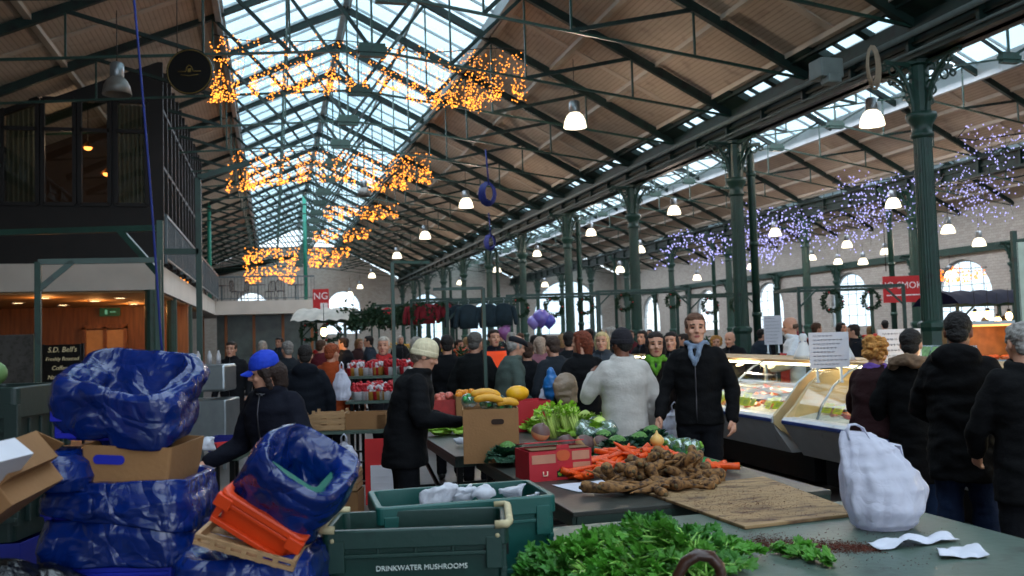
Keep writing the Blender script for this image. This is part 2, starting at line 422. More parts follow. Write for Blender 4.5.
        if kind == 'cap':
            h.rings([(.030, .083, .098, 0, -.006), (.05, .085, .100, 0, -.007), (.08, .082, .096, 0, -.01), (.11, .068, .08, 0, -.012), (.13, .045, .052, 0, -.014), (.141, .012, .014, 0, -.014)], 24); h.ell((0, -.014, .142), (.007, .007, .005), 8)
            hx(h); cp_ = fin('cap_crown', h, .006, mat('cap'+hc, hc, .75, var=.1, scale=20, bump=.2), .001, 30, 1, sd)
            br = MB()
            br.grid(13, 6, lambda u, v: (math.sin((u-.5)*2.5)*.080*(1-.12*v), .082+math.cos((u-.5)*2.5)*(.018+.075*v)-.02, .040-.016*v-.018*((u-.5)*2)**2), 0)
            n0 = len(br.v); br.v += [v-V((0, 0, .006)) for v in br.v]; br.f += [[i+n0 for i in reversed(f)] for f in br.f]; br.m += br.m; br.s += br.s
            hx(br); br.v = [bend(v)*k for v in br.v]; br.build('cap_brim', mat('cap'+hc, hc), root)
        if kind == 'flat':
            h.rings([(.035, .085, .10, 0, -.004), (.06, .098, .118, 0, .004), (.085, .094, .112, 0, .0), (.105, .06, .07, 0, -.01)], 24); h.ell((0, .105, .045), (.06, .035, .010), 14)
            hx(h); fin('flat_cap', h, .007, mat('cap'+hc, hc, .9, var=.2, scale=30), .001, 30, 1, sd)
        if kind == 'ball':
            h.ell((0, 0, .13), (.075, .085, .05), 14); hx(h); fin('hat', h, .01, mat('cap'+hc, hc, .8), .001, 30, 1)
    if gloves:
        side, gc = gloves; s, sh, e, w = A[0 if side < 0 else 1]; g = MB(); hand_to(g, e, w, s, palms[0 if side < 0 else 1], curl, 1.18); g.limb([w+(e-w).normalized()*.05, w], [.036, .032], 10)
        fin('glove', g, .007, mat('glove'+gc, gc, .95, var=.15, scale=30, bump=.4), .001, 20, 1)
    for fn in extras: fn(root, hx, bend, k, A)
    return root
# ================================================================ the market hall
GR = mat('dark_green_iron', '#16392f', .45, var=.25, scale=3, spec=.5, dirt='#15211d', dirtamt=.45)
GRD = mat('green_black_iron', '#122823', .55, var=.3, scale=2, dirt='#0c1211', dirtamt=.5)
XR, XL, XC, X2, X3 = 9.5, -5.7, 1.9, 18.5, 28.0
XG0, XG1, ZG, ZRDG, ZEV = -1.02, 4.82, 8.65, 10.11, 6.31
Y0, Y1 = -12.0, 68.0
CY = [11.05+5.53*i for i in range(-2, 11)]
TY = [11.05+2.765*j for j in range(-1, 21)]
# floor
def concrete():
    m = mat('market_concrete_floor', '#4d4643', .38, var=.25, scale=1.3, bump=.15, bscale=14, dirt='#38322f', dirtamt=.5, spec=.5)
    return m
m = MB(); m.box((9, 28, -.1), (40, 84, .2)); struct(m.build('floor', concrete()))
# roof boards: cream tongue and groove, boards run along the hall
def boards():
    m = mat('cream_roof_boards', '#b5a594', .75, var=.13, scale=1.2, dirt='#968678', dirtamt=.42)
    nt = m.node_tree; N = nt.nodes; L = nt.links; b = N['Principled BSDF']
    w = N.new('ShaderNodeTexWave'); w.wave_type = 'BANDS'; w.bands_direction = 'X'; w.inputs['Scale'].default_value = 3.6; w.inputs['Distortion'].default_value = 0
    tc = N.new('ShaderNodeTexCoord'); L.new(tc.outputs['Object'], w.inputs['Vector'])
    r = N.new('ShaderNodeValToRGB'); r.color_ramp.elements[0].position = .0; r.color_ramp.elements[0].color = (.74, .74, .74, 1); r.color_ramp.elements[1].position = .22
    L.new(w.outputs['Fac'], r.inputs[0])
    src = b.inputs['Base Color'].links[0].from_socket
    mx = N.new('ShaderNodeMix'); mx.data_type = 'RGBA'; mx.blend_type = 'MULTIPLY'; mx.inputs[0].default_value = 1
    L.new(src, mx.inputs[6]); L.new(r.outputs[0], mx.inputs[7]); L.new(mx.outputs[2], b.inputs['Base Color'])
    bp = N.new('ShaderNodeBump'); bp.inputs['Strength'].default_value = .4; bp.inputs['Distance'].default_value = .02
    L.new(r.outputs[0], bp.inputs['Height']); L.new(bp.outputs[0], b.inputs['Normal'])
    return m
BD = boards(); CRM = mat('cream_painted_timber', '#b7ab9c', .6, var=.12, scale=2); WHT = mat('white_painted_timber', '#a9aeb0', .55, var=.12, scale=1.5, dirt='#8f8a84', dirtamt=.4)
def slope(x0, z0, x1, z1, y0=Y0, y1=Y1):
    m = MB(); s = (z1-z0)/(x1-x0)
    m.add([(x0, y0, z0), (x1, y0, z1), (x1, y1, z1), (x0, y1, z0), (x0, y0, z0+.08), (x1, y0, z1+.08), (x1, y1, z1+.08), (x0, y1, z0+.08)],
          [(0, 3, 2, 1), (4, 5, 6, 7), (0, 1, 5, 4), (2, 3, 7, 6), (1, 2, 6, 5), (3, 0, 4, 7)])
    o = struct(m.build('ceiling', BD))
    m = MB()
    for t in (.04, .36, .68, .97):
        x = x0+(x1-x0)*t; z = z0+(z1-z0)*t; m.bar((x, y0, z-.05), (x, y1, z-.05), .12, .09)
    y = TY[0]-2.765/2
    while y < y1:
        m.bar((x0, y, z0-.012), (x1, y, z1-.012), .16, .03); y += 5.53
    m.build('purlin', CRM, o)
    return o
slope(4.82, ZG, 9.17, ZEV+.165); slope(XG0, ZG, -9.3, ZG-.42*8.28)
EV2 = 6.2
def half(xa, xb, xg0, xg1):
    xm = (xa+xb)/2
    slope(xg0, EV2+.5*(xg0-xa), xa+.1, EV2+.05); slope(xg1, EV2+.5*(xb-xg1), xb-.1, EV2+.05)
half(XR, X2, 12.1, 15.9); half(X2, X3, 21.4, 25.1)
# skylights: bars, corrugated sheets
GL = gmat('hazy_roof_glass', '#d9f0f7', .72, .25, True)
WN = [0]
def skylight(xa, za, xr, zr, xb, zb, y0=Y0, y1=Y1):
    WN[0] += 1
    o = MB(); f = MB()
    for (p, q, r, s) in ((xa, za, xr, zr), (xr, zr, xb, zb)):
        o.add([(p, y0, q), (r, y0, s), (r, y1, s), (p, y1, q)], [(0, 1, 2, 3)])
        y = y0
        while y <= y1: f.bar((p, y, q-.01), (r, y, s-.01), .035, .06); y += .92
        for t in (.03, .5): f.bar((p+(r-p)*t, y0, q+(s-q)*t-.07), (p+(r-p)*t, y1, q+(s-q)*t-.07), .05, .09)
    f.bar((xr, y0, zr), (xr, y1, zr), .16, .16, 0)
    fr = struct(f.build('window_%d' % WN[0], mat('grey_glazing_bar', '#aab6ba', .5, var=.2)))
    o.build('pane', GL, fr)
    e = MB()
    for x, z, h in ((xa, za, .3), (xb, zb, .42 if xa > 5 else .3)): e.bar((x, y0, z-h*.35), (x, y1, z-h*.35), .12, h)
    e.build('kerb', WHT, fr)
    # darker stained purlins of the roof below the ridge
skylight(XG0, ZG+.05, XC, ZRDG, XG1, ZG+.05)
skylight(12.1, EV2+1.3+.05, 14, 8.45, 15.9, EV2+1.3+.05); skylight(21.4, EV2+1.45+.05, 23.25, 8.58, 25.1, EV2+1.45+.05)
# roof trusses, one of each kind copied down the hall
def truss(xa, xb, ze_, zr, tz, xs, label, group, first, q=1.0, zl=None):
    t = thing('roof_truss', label, 'roof truss', (0, TY[0], 0), 0, group)
    xc = (xa+xb)/2
    for s in (-1, 1):
        e = xa if s < 0 else xb; ze = zl if (zl and s < 0) else ze_
        m = MB(); m.bar((e, 0, ze-.16), (xc, 0, zr-.16), .10*q, .17*q); m.build('rafter', GRD, t)
        def rz(x): return ze+(zr-ze)*abs(x-e)/abs(xc-e)-.2
        def tiez(x): return ze-.16+(tz-ze+.16)*abs(x-e)/abs(xc-e)
        m = MB(); m.bar((e, 0, ze-.2), (xc, 0, tz), .045*q, .045*q); m.build('tie_rod', GR, t)
        pr = [e+(xc-e)*f for f in xs]
        for i, x in enumerate(pr):
            m = MB(); m.bar((x, 0, rz(x)), (x, 0, tiez(x)), .035*q, .035*q); m.build('hanger_rod', GR, t)
            nx = pr[i+1] if i+1 < len(pr) else xc
            m = MB(); m.bar((nx, 0, tiez(nx)), (x, 0, rz(x)), .055*q, .07*q); m.build('strut', GRD, t)
    m = MB(); m.bar((xc, 0, zr-.2), (xc, 0, tz), .04, .04); m.box((xc, 0, tz), (.5*q, .12, .26*q)); m.box((xc, 0, tz), (.56*q, .16, .10*q)); m.build('ridge_connector', GR, t)
    for y in TY[1:]: dup(t, (0, y, 0), 0)
    return t
truss(XL+.0, XR, ZEV, ZRDG, 5.46+1.65, (.30, .60, .80), 'dark green iron truss spanning the nave under the long skylight', 'iron trusses across the nave', 1, zl=ZG-.42*(XG0-XL))
truss(XR, X2, EV2, 8.45, 6.75, (.34, .68), 'slim green iron truss over the aisle beyond the tall columns', 'iron trusses over the middle aisle', 1, .8)
truss(X2, X3, EV2, 8.55, 6.75, (.34, .68), 'slim green iron truss over the outermost aisle', 'iron trusses over the outer aisle', 1, .8)
# gutter beams
def girder(x, z0, h, w, label):
    m = MB(); m.box((x, (Y0+Y1)/2, z0+h/2), (w*.35, Y1-Y0, h)); m.box((x, (Y0+Y1)/2, z0+.03), (w, Y1-Y0, .06)); m.box((x, (Y0+Y1)/2, z0+h-.03), (w, Y1-Y0, .06)); m.box((x, (Y0+Y1)/2, z0+h*.55), (w*.6, Y1-Y0, .05))
    y = TY[0]
    while y < Y1: m.box((x, y, z0+h/2), (w*.9, .06, h*.95)); y += 2.765/2
    o = m.build('gutter_girder', GRD); tag(o, label, 'girder'); return o
g = girder(XR, 5.58, .46, .42, 'long dark green iron gutter girder on the tall columns beside the nave')
m = MB(); m.tube([(XR-.28, Y0, 5.92), (XR-.28, Y1, 5.92)], .05, 8); m.tube([(XR-.25, Y0, 5.66), (XR-.25, Y1, 5.66)], .022, 6); m.build('conduit', mat('conduit_grey', '#5a6462', .5), g)
girder(X2, 5.5, .5, .36, 'green iron girder between the middle and outer aisles')
girder(XL, 5.5, .5, .36, 'dark iron girder along the cafe side of the nave')
m = MB(); m.box((X3-.25, (Y0+Y1)/2, 4.55), (.22, Y1-Y0, .3)); m.build('beam', GR); struct(bpy.data.objects['beam']); bpy.data.objects['beam'].name = 'trim_1'
# narrow glazed strip along the foot of the nave roof, cut by truss seats
m = MB(); g2 = MB(); WN[0] += 1
y = TY[0]-.35
while y < Y1:
    m.bar((9.02, y, ZEV+.20), (XR, y, ZEV-.03), .75, .14); m.bar((9.02, y+1.38, ZEV+.22), (XR, y+1.38, ZEV-.01), .16, .10)
    for k in (.69, 2.07): m.bar((9.02, y+k, ZEV+.23), (XR, y+k, ZEV), .05, .06)
    y += 2.765
m.bar((XR-.02, Y0, 6.16), (XR-.02, Y1, 6.16), .1, .26); m.bar((9.15, Y0, ZEV+.12), (9.15, Y1, ZEV+.12), .10, .16)
o = struct(m.build('window_%d' % WN[0], GRD)); g2.add([(9.02, Y0, ZEV+.27), (XR+.2, Y0, ZEV+.02), (XR+.2, Y1, ZEV+.02), (9.02, Y1, ZEV+.27)], [(0, 1, 2, 3)]); g2.build('pane', GL, o)
# ------------------------------------------------ iron columns
def bracket_mb(dx, dy, L=.95, h=.85, zt=5.55):
    m = MB(); n = V((dx, dy, 0)); b = V((0, 0, zt))
    def p(a, z): return b+n*a+V((0, 0, z))
    m.tube([p(.13+(L-.13)*(1-math.cos(t)), -h*(1-math.sin(t))) for t in [PI/2*i/10 for i in range(11)]], .035, 6)
    m.bar(p(.1, -.03), p(L, -.03), .06, .06); m.bar(p(.13, -h), p(.13, -.03), .05, .05)
    for a, z, r in ((.24, -.16, .10), (.46, -.13, .075), (.62, -.10, .05), (.22, -.38, .075), (.19, -.56, .05)):
        m.tube([p(a+math.cos(t)*r, z+math.sin(t)*r) for t in [2*PI*i/10 for i in range(10)]], .018, 5, closed=True)
    return m
def column(name, label, group, x, y, h=5.58, pipe=False):
    t = thing(name, label, 'column', (x, y, 0), 0, group)
    m = MB(); m.rings([(0, .30, .30), (.12, .30, .30), (.14, .24, .24), (.9, .22, .22), (.95, .25, .25), (1.02, .25, .25), (1.06, .19, .19), (1.5, .18, .18), (1.56, .21, .21), (1.62, .21, .21), (1.66, .155, .155)], 8, sm=False); m.build('pedestal', GR, t)
    m = MB(); n = 24; pr = [(1.64, .150), (4.45, .128)]; rr = []
    vs = []; fs = []
    for z, r in ((1.64, .150), (3.0, .14), (4.50, .130)):
        for j in range(48):
            a = 2*PI*j/48; q = r*(1-.05*(j % 2)); vs.append((q*math.cos(a), q*math.sin(a), z))
    for i in range(2):
        for j in range(48): fs.append((i*48+j, i*48+(j+1) % 48, (i+1)*48+(j+1) % 48, (i+1)*48+j))
    m.add(vs, fs); m.build('shaft', GR, t)
    m = MB(); m.lathe([(.128, 4.40), (.165, 4.42), (.165, 4.47), (.14, 4.50), (.15, 4.60), (.205, 4.68), (.22, 4.72), (.22, 4.78), (.15, 4.80)], n=16); m.rings([(4.80, .14, .14), (5.50, .14, .14), (5.52, .2, .2), (h, .2, .2)], 8, sm=False); m.build('capital', GR, t)
    for dx, dy in ((0, 1), (0, -1), (1, 0), (-1, 0)): bracket_mb(dx, dy, L=.85 if dy else .6).build('bracket', GR, t)
    return t
c0 = column('iron_column', 'fluted green iron column of the nave row, seen small beyond the crowd', 'iron columns down the nave', XR, CY[5])
for i, y in enumerate(CY):
    if i == 5: continue
    if i < 2: continue
    lb, gp = None, None
    if i == 2: lb = 'nearest tall green iron column, rising behind the customer in the long black coat'
    if i == 3: lb = 'tall green iron column standing behind the fishmonger in the white coat'
    if i == 4: lb = 'green iron column rising behind the man in the open black jacket'
    c = dup(c0, (XR, y, 0), 0, lb)
    if lb: del c['group']
for i, y in enumerate(CY):
    if y > 10: dup(c0, (X2, y, 0), 0, 'green iron column between the middle and outer aisles', 'iron columns of the far row')
for i, y in enumerate(CY):
    if y > 10: dup(c0, (X3-.35, y, -.95), 0, 'green iron column against the arched outer wall', 'iron columns of the outer wall')
p0 = None
for i in (3, 5, 7, 9, 11):
    if p0 is None:
        p0 = thing('downpipe', 'green downpipe beside the column behind the fishmonger', 'pipe', (XR+.42, CY[i]+.1, 0))
        m = MB(); m.tube([(0, 0, 0), (0, 0, 5.3), (-.1, 0, 5.5), (-.3, 0, 5.7)], .085, 10); m.build('pipe', GR, p0)
        m = MB(); [m.tube([(0, 0, z-.05), (0, 0, z+.05)], .105, 10) for z in (.4, 1.9, 3.4, 4.9)]; m.build('collar', GR, p0)
    else: dup(p0, (XR+.42, CY[i]+.1, 0), 0, 'green downpipe beside a distant nave column', 'downpipes of the nave row')
for i in (4, 6, 8): dup(p0, (X2-.5, CY[i]+.4, 0), 0, 'green downpipe beside a column between the aisles', 'downpipes of the aisle row')
# ------------------------------------------------ walls with arched windows
def brick(name, hexc, hex2):
    m = mat(name, hexc, .8, var=.1, scale=2)
    nt = m.node_tree; N = nt.nodes; L = nt.links; b = N['Principled BSDF']
    br = N.new('ShaderNodeTexBrick'); br.inputs['Scale'].default_value = 2.2; br.inputs['Color1'].default_value = lin(hexc); br.inputs['Color2'].default_value = lin(hex2); br.inputs['Mortar'].default_value = lin('#8d8880'); br.inputs['Mortar Size'].default_value = .012
    tc = N.new('ShaderNodeTexCoord'); sp = N.new('ShaderNodeSeparateXYZ'); cb = N.new('ShaderNodeCombineXYZ'); ad = N.new('ShaderNodeMath')
    L.new(tc.outputs['Object'], sp.inputs[0]); L.new(sp.outputs[0], ad.inputs[0]); L.new(sp.outputs[1], ad.inputs[1]); L.new(ad.outputs[0], cb.inputs[0]); L.new(sp.outputs[2], cb.inputs[1])
    L.new(cb.outputs[0], br.inputs['Vector']); L.new(br.outputs[0], b.inputs['Base Color']); return m
WB = brick('whitewashed_brick', '#b7b0a6', '#a89f96')
def arch_wall(name, fn, u0, u1, top, wins, thick):
    """fn(u,z) -> point; wins = (centre, width, sill, springing)"""
    m = MB(); us = u0
    def quad(a, b, c, d): m.add([fn(*a), fn(*b), fn(*c), fn(*d)], [(0, 1, 2, 3)])
    for c, w, s, sp in sorted(wins):
        a, b = c-w/2, c+w/2; r = w/2
        quad((us, 0), (a, 0), (a, top), (us, top)); quad((a, 0), (b, 0), (b, s), (a, s))
        for i in range(14):
            t0, t1 = PI-PI*i/14, PI-PI*(i+1)/14
            p = (c+r*math.cos(t0), sp+r*math.sin(t0)); q = (c+r*math.cos(t1), sp+r*math.sin(t1))
            quad(p, q, (q[0], top), (p[0], top))
        us = b
        WN[0] += 1; f = MB(); g = MB()
        for k in range(1, 5):
            x = a+w*k/5; zt = sp+math.sqrt(max(0, r*r-(x-c)**2)); f.bar(fn(x, s), fn(x, zt), .03)
        z = s
        while z < sp+r*.8:
            hw = r if z <= sp else math.sqrt(r*r-(z-sp)**2); f.bar(fn(c-hw, z), fn(c+hw, z), .03); z += (sp+r-s)/5
        f.tube([fn(c+r*math.cos(t)*.98, sp+r*math.sin(t)*.98) for t in [PI*i/16 for i in range(17)]], .07, 6)
        f.bar(fn(a, s), fn(a, sp), .1); f.bar(fn(b, s), fn(b, sp), .1); f.bar(fn(a-.1, s-.05), fn(b+.1, s-.05), .3, .1)
        g.add([fn(a, s), fn(b, s)]+[fn(c+r*math.cos(PI*i/16), sp+r*math.sin(PI*i/16)) for i in range(17)], [tuple(range(19))])
        o = struct(f.build('window_%d' % WN[0], WHT)); g.build('pane', gmat('window_glass', '#f4f8fa', .8, .1, True), o)
    quad((us, 0), (u1, 0), (u1, top), (us, top))
    o = struct(m.build(name, WB)); sm = o.modifiers.new('s', 'SOLIDIFY'); sm.thickness = thick; sm.offset = 0
    return o
def gable(u):
    return 0
arch_wall('wall_far', lambda u, z: V((u, Y1, z)), -9.4, X3+.2, 6.1, [(-1.5, 2.6, 2.0, 4.0), (5.2, 2.6, 2.0, 4.0), (11.6, 2.4, 1.2, 3.8), (16.4, 2.8, 1.2, 2.9), (23.2, 5.9, 1.5, 2.95)], .4)
m = MB()
m.add([(-9.4, Y1, 6.1), (XR, Y1, 6.1), (XG1, Y1, ZG), (XG0, Y1, ZG), (-9.3, Y1, 5.1)], [(0, 1, 2, 3, 4)])
for xa, xb, g0, g1 in ((XR, X2, 12.1, 15.9), (X2, X3, 21.4, 25.1)): m.add([(xa, Y1, 6.1), (xb, Y1, 6.1), (g1, Y1, EV2+1.35), (g0, Y1, EV2+1.35)], [(0, 1, 2, 3)])
o = struct(m.build('wall_gable', WB))
arch_wall('wall_right', lambda u, z: V((X3, u, z)), Y0, Y1, 6.3, [(62, 3.2, 1.5, 2.6), (53, 3.2, 1.5, 2.6), (45.5, 3.2, 1.5, 2.6), (38, 3.2, 1.5, 2.6), (30.5, 3.2, 1.5, 2.6), (22, 3.2, 1.5, 2.6), (14, 3.2, 1.5, 2.6)], .4)
m = MB(); m.box((-9.4, 28, 2.6), (.3, 84, 5.2)); struct(m.build('wall_left', WB))
# unseen wall behind the camera: bays left open, shaped to admit sky light
m = MB(); m.box((9.3, Y0, .4), (38, .3, .8)); m.box((9.3, Y0, 5.6), (38, .3, .8))
for x in (-9.2, -4, 1.9, XR, 14, X2, 23, 28): m.box((x, Y0, 3), (.5, .3, 6))
struct(m.build('wall_near', WB))
light_q = []
# ================================================================ cafe under the mezzanine, balcony
DKW = mat('near_black_timber', '#15100e', .6, var=.3, scale=3); FAS = mat('grey_white_fascia', '#c9bfb4', .6, var=.08, scale=1.5); OAK = mat('warm_oak_panel', '#8a5328', .45, var=.3, scale=2, stretch=(6, 6, .6))
XM, YM, YF = -2.4, 20.5, 40.0
ZB, ZT = 2.83, 3.42
m = MB(); m.box(((XM-9.2)/2, (YM+46)/2, (ZB+ZT)/2), (9.2+XM, 46-YM, ZT-ZB)); m.box(((XM+1.85)/2, (YF+46)/2, (ZB+ZT)/2), (1.85-XM, 46-YF, ZT-ZB))
o = struct(m.build('trim_2', FAS)); o['label'] = 'pale fascia and floor slab of the mezzanine above the cafe'
m = MB(); m.box(((XM-9.2)/2, (YM+34)/2, ZB-.03), (9.0+XM, 34-YM-.2, .04)); struct(m.build('ceiling', mat('cafe_ceiling', '#b48a5c', .7, var=.1)))
m = MB(); m.box(((XM-9.2)/2, 28, ZB/2), (6.7, .15, ZB)); m.box(((XM-9.2)/2, 27.9, .5), (6.7, .06, 1.0)); struct(m.build('wall_cafe', OAK))
# upper storey of dark boards with four tall windows
fy = YM+.25
zt = lambda x: ZG-.42*(XG0-x)-.12
wins = []
for a, b in ((2, 38), (43, 75), (80, 110), (116, 147)):
    q = [ony(a, 100, fy), ony(b, 207, fy)]; wins.append((q[0].x, q[1].x, q[1].z, q[0].z))
zl, zh = 4.72, 7.02
m = MB(); xs = [-9.2]
def pan(x0, x1, z0, z1, z2=None):
    z2 = z1 if z2 is None else z2
    m.prism([(x0, z0), (x1, z0), (x1, z2), (x0, z1)], fy, fy+.15)
xl = -9.2
for x0, x1, _, _ in wins:
    pan(xl, x0, ZT, zt(xl), zt(x0)); pan(x0, x1, ZT, zl); pan(x0, x1, zh, zt(x0), zt(x1)); xl = x1
pan(xl, XM, ZT, zt(xl), zt(XM)+.0)
struct(m.build('wall_cafe_upper', DKW))
CURT = mat('pale_curtain', '#7f8a80', .9, var=.25, scale=5, stretch=(14, 14, .3), trans=.5)
for i, (x0, x1, _, _) in enumerate(wins):
    WN[0] += 1; f = MB()
    for a, b in (((x0, zl), (x1, zl)), ((x0, zh), (x1, zh)), ((x0, zl), (x0, zh)), ((x1, zl), (x1, zh)), ((x0, 6.35), (x1, 6.35))): f.bar((a[0], fy-.03, a[1]), (b[0], fy-.03, b[1]), .08)
    o = struct(f.build('window_%d' % WN[0], DKW)); g = MB(); g.add([(x0, fy+.02, zl), (x1, fy+.02, zl), (x1, fy+.02, zh), (x0, fy+.02, zh)], [(0, 1, 2, 3)]); g.build('pane', gmat('dark_window_glass', '#b8b4aa', .9, .03), o)
    if i in (0, 3):
        c = MB(); c.grid(40, 3, lambda u, v: (x0+(x1-x0)*u, fy+.3+.05*math.sin(u*44), zl+(zh-zl)*v)); tag(c.build('curtain', CURT), 'pale curtain behind the %s window of the upper cafe room' % ('leftmost' if i == 0 else 'rightmost'), 'curtain')
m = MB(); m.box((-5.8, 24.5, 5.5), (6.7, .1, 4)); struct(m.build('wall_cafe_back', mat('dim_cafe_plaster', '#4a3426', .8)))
for k, (px, py) in enumerate(((88, 147), (107, 173))):
    p = ony(px, py, fy+1.2); t = thing('pendant_lamp', ('higher' if k == 0 else 'lower')+' small warm lamp glowing inside the dark upper cafe window', 'lamp', p)
    m = MB(); m.lathe([(.02, .12), (.14, 0), (.15, -.02)], n=14); m.build('lamp_shade', mat('brass', '#9a6a30', .4, 1), t); m = MB(); m.ell((0, 0, -.02), (.09, .09, .06)); m.build('bulb', emat('warm_bulb', '#ff9c4a', 9), t)
    m = MB(); m.tube([(0, 0, .1), (0, 0, 1.2)], .01, 5); m.build('cord', DKW, t)
light_q.append((V((-4.4, fy+1.0, 6.2)), 28, '#ffe2c0'))  # extra unseen lamp added to brighten the upper room and its curtains
# side wall of tall dark posts, balustrade
m = MB(); y = YM+.3
while y < 32:
    m.box((XM+.05, y, (ZT+zt(XM))/2), (.10, .10, zt(XM)-ZT)); y += .85
for z in (4.5, 5.6, 6.9): m.bar((XM+.05, YM+.3, z), (XM+.05, 32, z), .08)
tag(m.build('post_screen', DKW), 'dark screen of upright posts along the side of the mezzanine', 'screen')
def railing(p, q, label):
    p = V(p); q = V(q); t = thing('railing', label, 'railing', (0, 0, 0)); L = (q-p).length; n = int(L/.14)
    m = MB(); m.bar(p+V((0, 0, 1.05)), q+V((0, 0, 1.05)), .06); m.bar(p+V((0, 0, .1)), q+V((0, 0, .1)), .04); m.build('handrail', mat('rail_grey', '#5d676b', .4, .6), t)
    m = MB(); [m.bar(p.lerp(q, i/n)+V((0, 0, .1)), p.lerp(q, i/n)+V((0, 0, 1.05)), .018) for i in range(n+1)]; o = m.build('baluster', mat('rail_grey', '#5d676b'), t)
    for i in range(0, n+1, 12):
        m = MB(); m.bar(p.lerp(q, i/n), p.lerp(q, i/n)+V((0, 0, 1.1)), .05); m.build('post', mat('rail_grey', '#5d676b'), t)
railing((XM+.15, YM+.2, ZT), (XM+.15, YF, ZT), 'metal balustrade along the mezzanine side facing the nave')
railing((XM+.1, YF+.1, ZT), (1.8, YF+.1, ZT), 'metal balustrade across the front of the far balcony')
# balcony tables and chairs
def bchair():
    t = thing('cafe_chair', 'dark bentwood chair on the far balcony behind the rail', 'chair', (0, 0, ZT), 0, 'chairs on the far balcony')
    w = mat('dark_bentwood', '#3a2018', .4, var=.2)
    m = MB(); m.lathe([(0, .43), (.2, .43), (.21, .455), (.19, .47), (0, .47)], n=16); m.build('seat', w, t)
    m = MB(); m.tube([(-.17, -.17, .46), (-.18, -.21, .8), (-.1, -.23, .93), (.1, -.23, .93), (.18, -.21, .8), (.17, -.17, .46)], .017, 6); [m.bar((x, -.18, .47), (x, -.23, .92), .014) for x in (-.09, -.03, .03, .09)]; m.build('backrest', w, t)
    for x, y in ((-.15, -.15), (.15, -.15), (-.15, .15), (.15, .15)):
        m = MB(); m.tube([(x*.9, y*.9, .44), (x*1.15, y*1.15, 0)], .015, 6); m.build('leg', w, t)
    return t
def btable():
    t = thing('cafe_table', 'small round table on the far balcony', 'table', (0, 0, ZT), 0, 'tables on the far balcony')
    m = MB(); m.lathe([(0, .72), (.36, .72), (.36, .75), (0, .75)], n=20); m.build('tabletop', mat('dark_bentwood', '#3a2018'), t)
    m = MB(); m.tube([(0, 0, .72), (0, 0, .05)], .03, 8); m.lathe([(.22, 0), (.20, .03), (.03, .06)], n=14); m.build('pedestal', mat('rail_grey', '#5d676b'), t); return t
bc = bchair(); bt = btable(); first = True
for i, px in enumerate((209, 222, 236, 243, 258, 270, 281, 296)):
    p = ony(px, 300, YF+.9+.35*(i % 2))
    if i % 3 == 1:
        (bt if i == 1 else dup(bt)).location = (p.x, p.y, ZT)
    else:
        c = bc if i == 0 else dup(bc); c.location = (p.x, p.y, ZT); c.rotation_euler = (0, 0, R(90 if i % 2 else -80)+i*.2)
for px in (210, 306):
    p = ony(px, 300, YF+1.5); m = MB(); m.tube([(p.x, p.y, ZT), (p.x, p.y, 8.3)], .09, 10)
    tag(m.build('green_post', mat('bright_green_paint', '#1f7d68', .5)), 'tall teal post rising from the %s of the far balcony' % ('left end' if px == 210 else 'right end'), 'post')
# glass screen with timber posts under the far balcony
for k, px in enumerate((203, 226, 254, 283, 312)):
    p = ony(px, 330, YF+1.2); m = MB(); m.box((p.x, p.y, ZB/2), (.12, .12, ZB)); tag(m.build('timber_post', OAK), 'orange timber post of the glazed screen below the far balcony', 'post', 'timber posts below the far balcony')
m = MB(); m.box((-.25, YF+1.9, ZB/2), (4.4, .05, ZB)); m.box((-.25, YF+1.8, 1.1), (4.4, .05, .08)); struct(m.build('wall_screen', mat('etched_glass_screen', '#55635f', .3, var=.3, scale=2.5)))
# green posts under the mezzanine edge
for k, px in enumerate((151, 172, 188)):
    p = onx(px, 330, XM-.15); m = MB(); m.rings([(0, .2, .2), (.4, .2, .2), (.42, .13, .13), (ZB, .13, .13)], 12, sm=False)
    o = m.build('cafe_column', GR); o.location = (p.x, p.y, 0); tag(o, ('nearest', 'middle', 'farthest')[k]+' of the short green columns under the mezzanine edge', 'column')
# downlights
dl = None
for k, (px, py) in enumerate(((44, 298), (63, 305), (80, 310), (120, 298), (134, 304), (144, 308), (95, 301), (18, 303))):
    p = onz(px, py, ZB-.06)
    if dl is None:
        dl = thing('downlight', 'round warm downlight in the cafe ceiling', 'ceiling light', p, 0, 'downlights in the cafe ceiling')
        m = MB(); m.lathe([(.15, .012), (.16, 0), (.13, -.01)], n=16); m.build('bezel', WHT, dl); m = MB(); m.lathe([(0, -.005), (.13, -.005)], n=16); m.build('lens', emat('warm_downlight', '#ffd9a0', 7), dl)
    else: dup(dl, p, 0)
    if k % 2 == 0: light_q.append((p-V((0, 0, .15)), 45, '#ffb066'))
# cafe furniture: counter, doorway, exit sign
t = thing('cafe_counter', 'warm timber serving counter at the back of the cafe', 'counter', (-4.9, 26.6, 0))
m = MB(); m.box((0, 0, .5), (3.2, .6, 1.0)); m.build('body', OAK, t); m = MB(); m.box((0, 0, 1.03), (3.4, .75, .06)); m.build('worktop', mat('dark_bentwood', '#3a2018'), t)
m = MB(); m.box((-.8, 0, 1.25), (1.0, .5, .4)); m.box((-.8, 0, 1.47), (1.05, .55, .03)); m.build('display_case', mat('steel', '#8d9499', .3, .8), t)
p = ony(110, 312, 27.7); m = MB(); m.box(p, (.55, .06, .24)); o = m.build('exit_sign', mat('exit_green', '#0d4a2c', .4, emit=.25)); tag(o, 'small green exit sign over the cafe doorway', 'sign')
m = MB(); m.box(p+V((-.1, -.035, 0)), (.07, .01, .13)); m.box(p+V((.08, -.035, 0)), (.16, .01, .03)); q = m.build('pictogram', emat('exit_letters', '#8fd8a8', .4), o)
for k, (px, w) in enumerate(((92, .9), (105, .9))):
    p = ony(105, 330, 27.8)
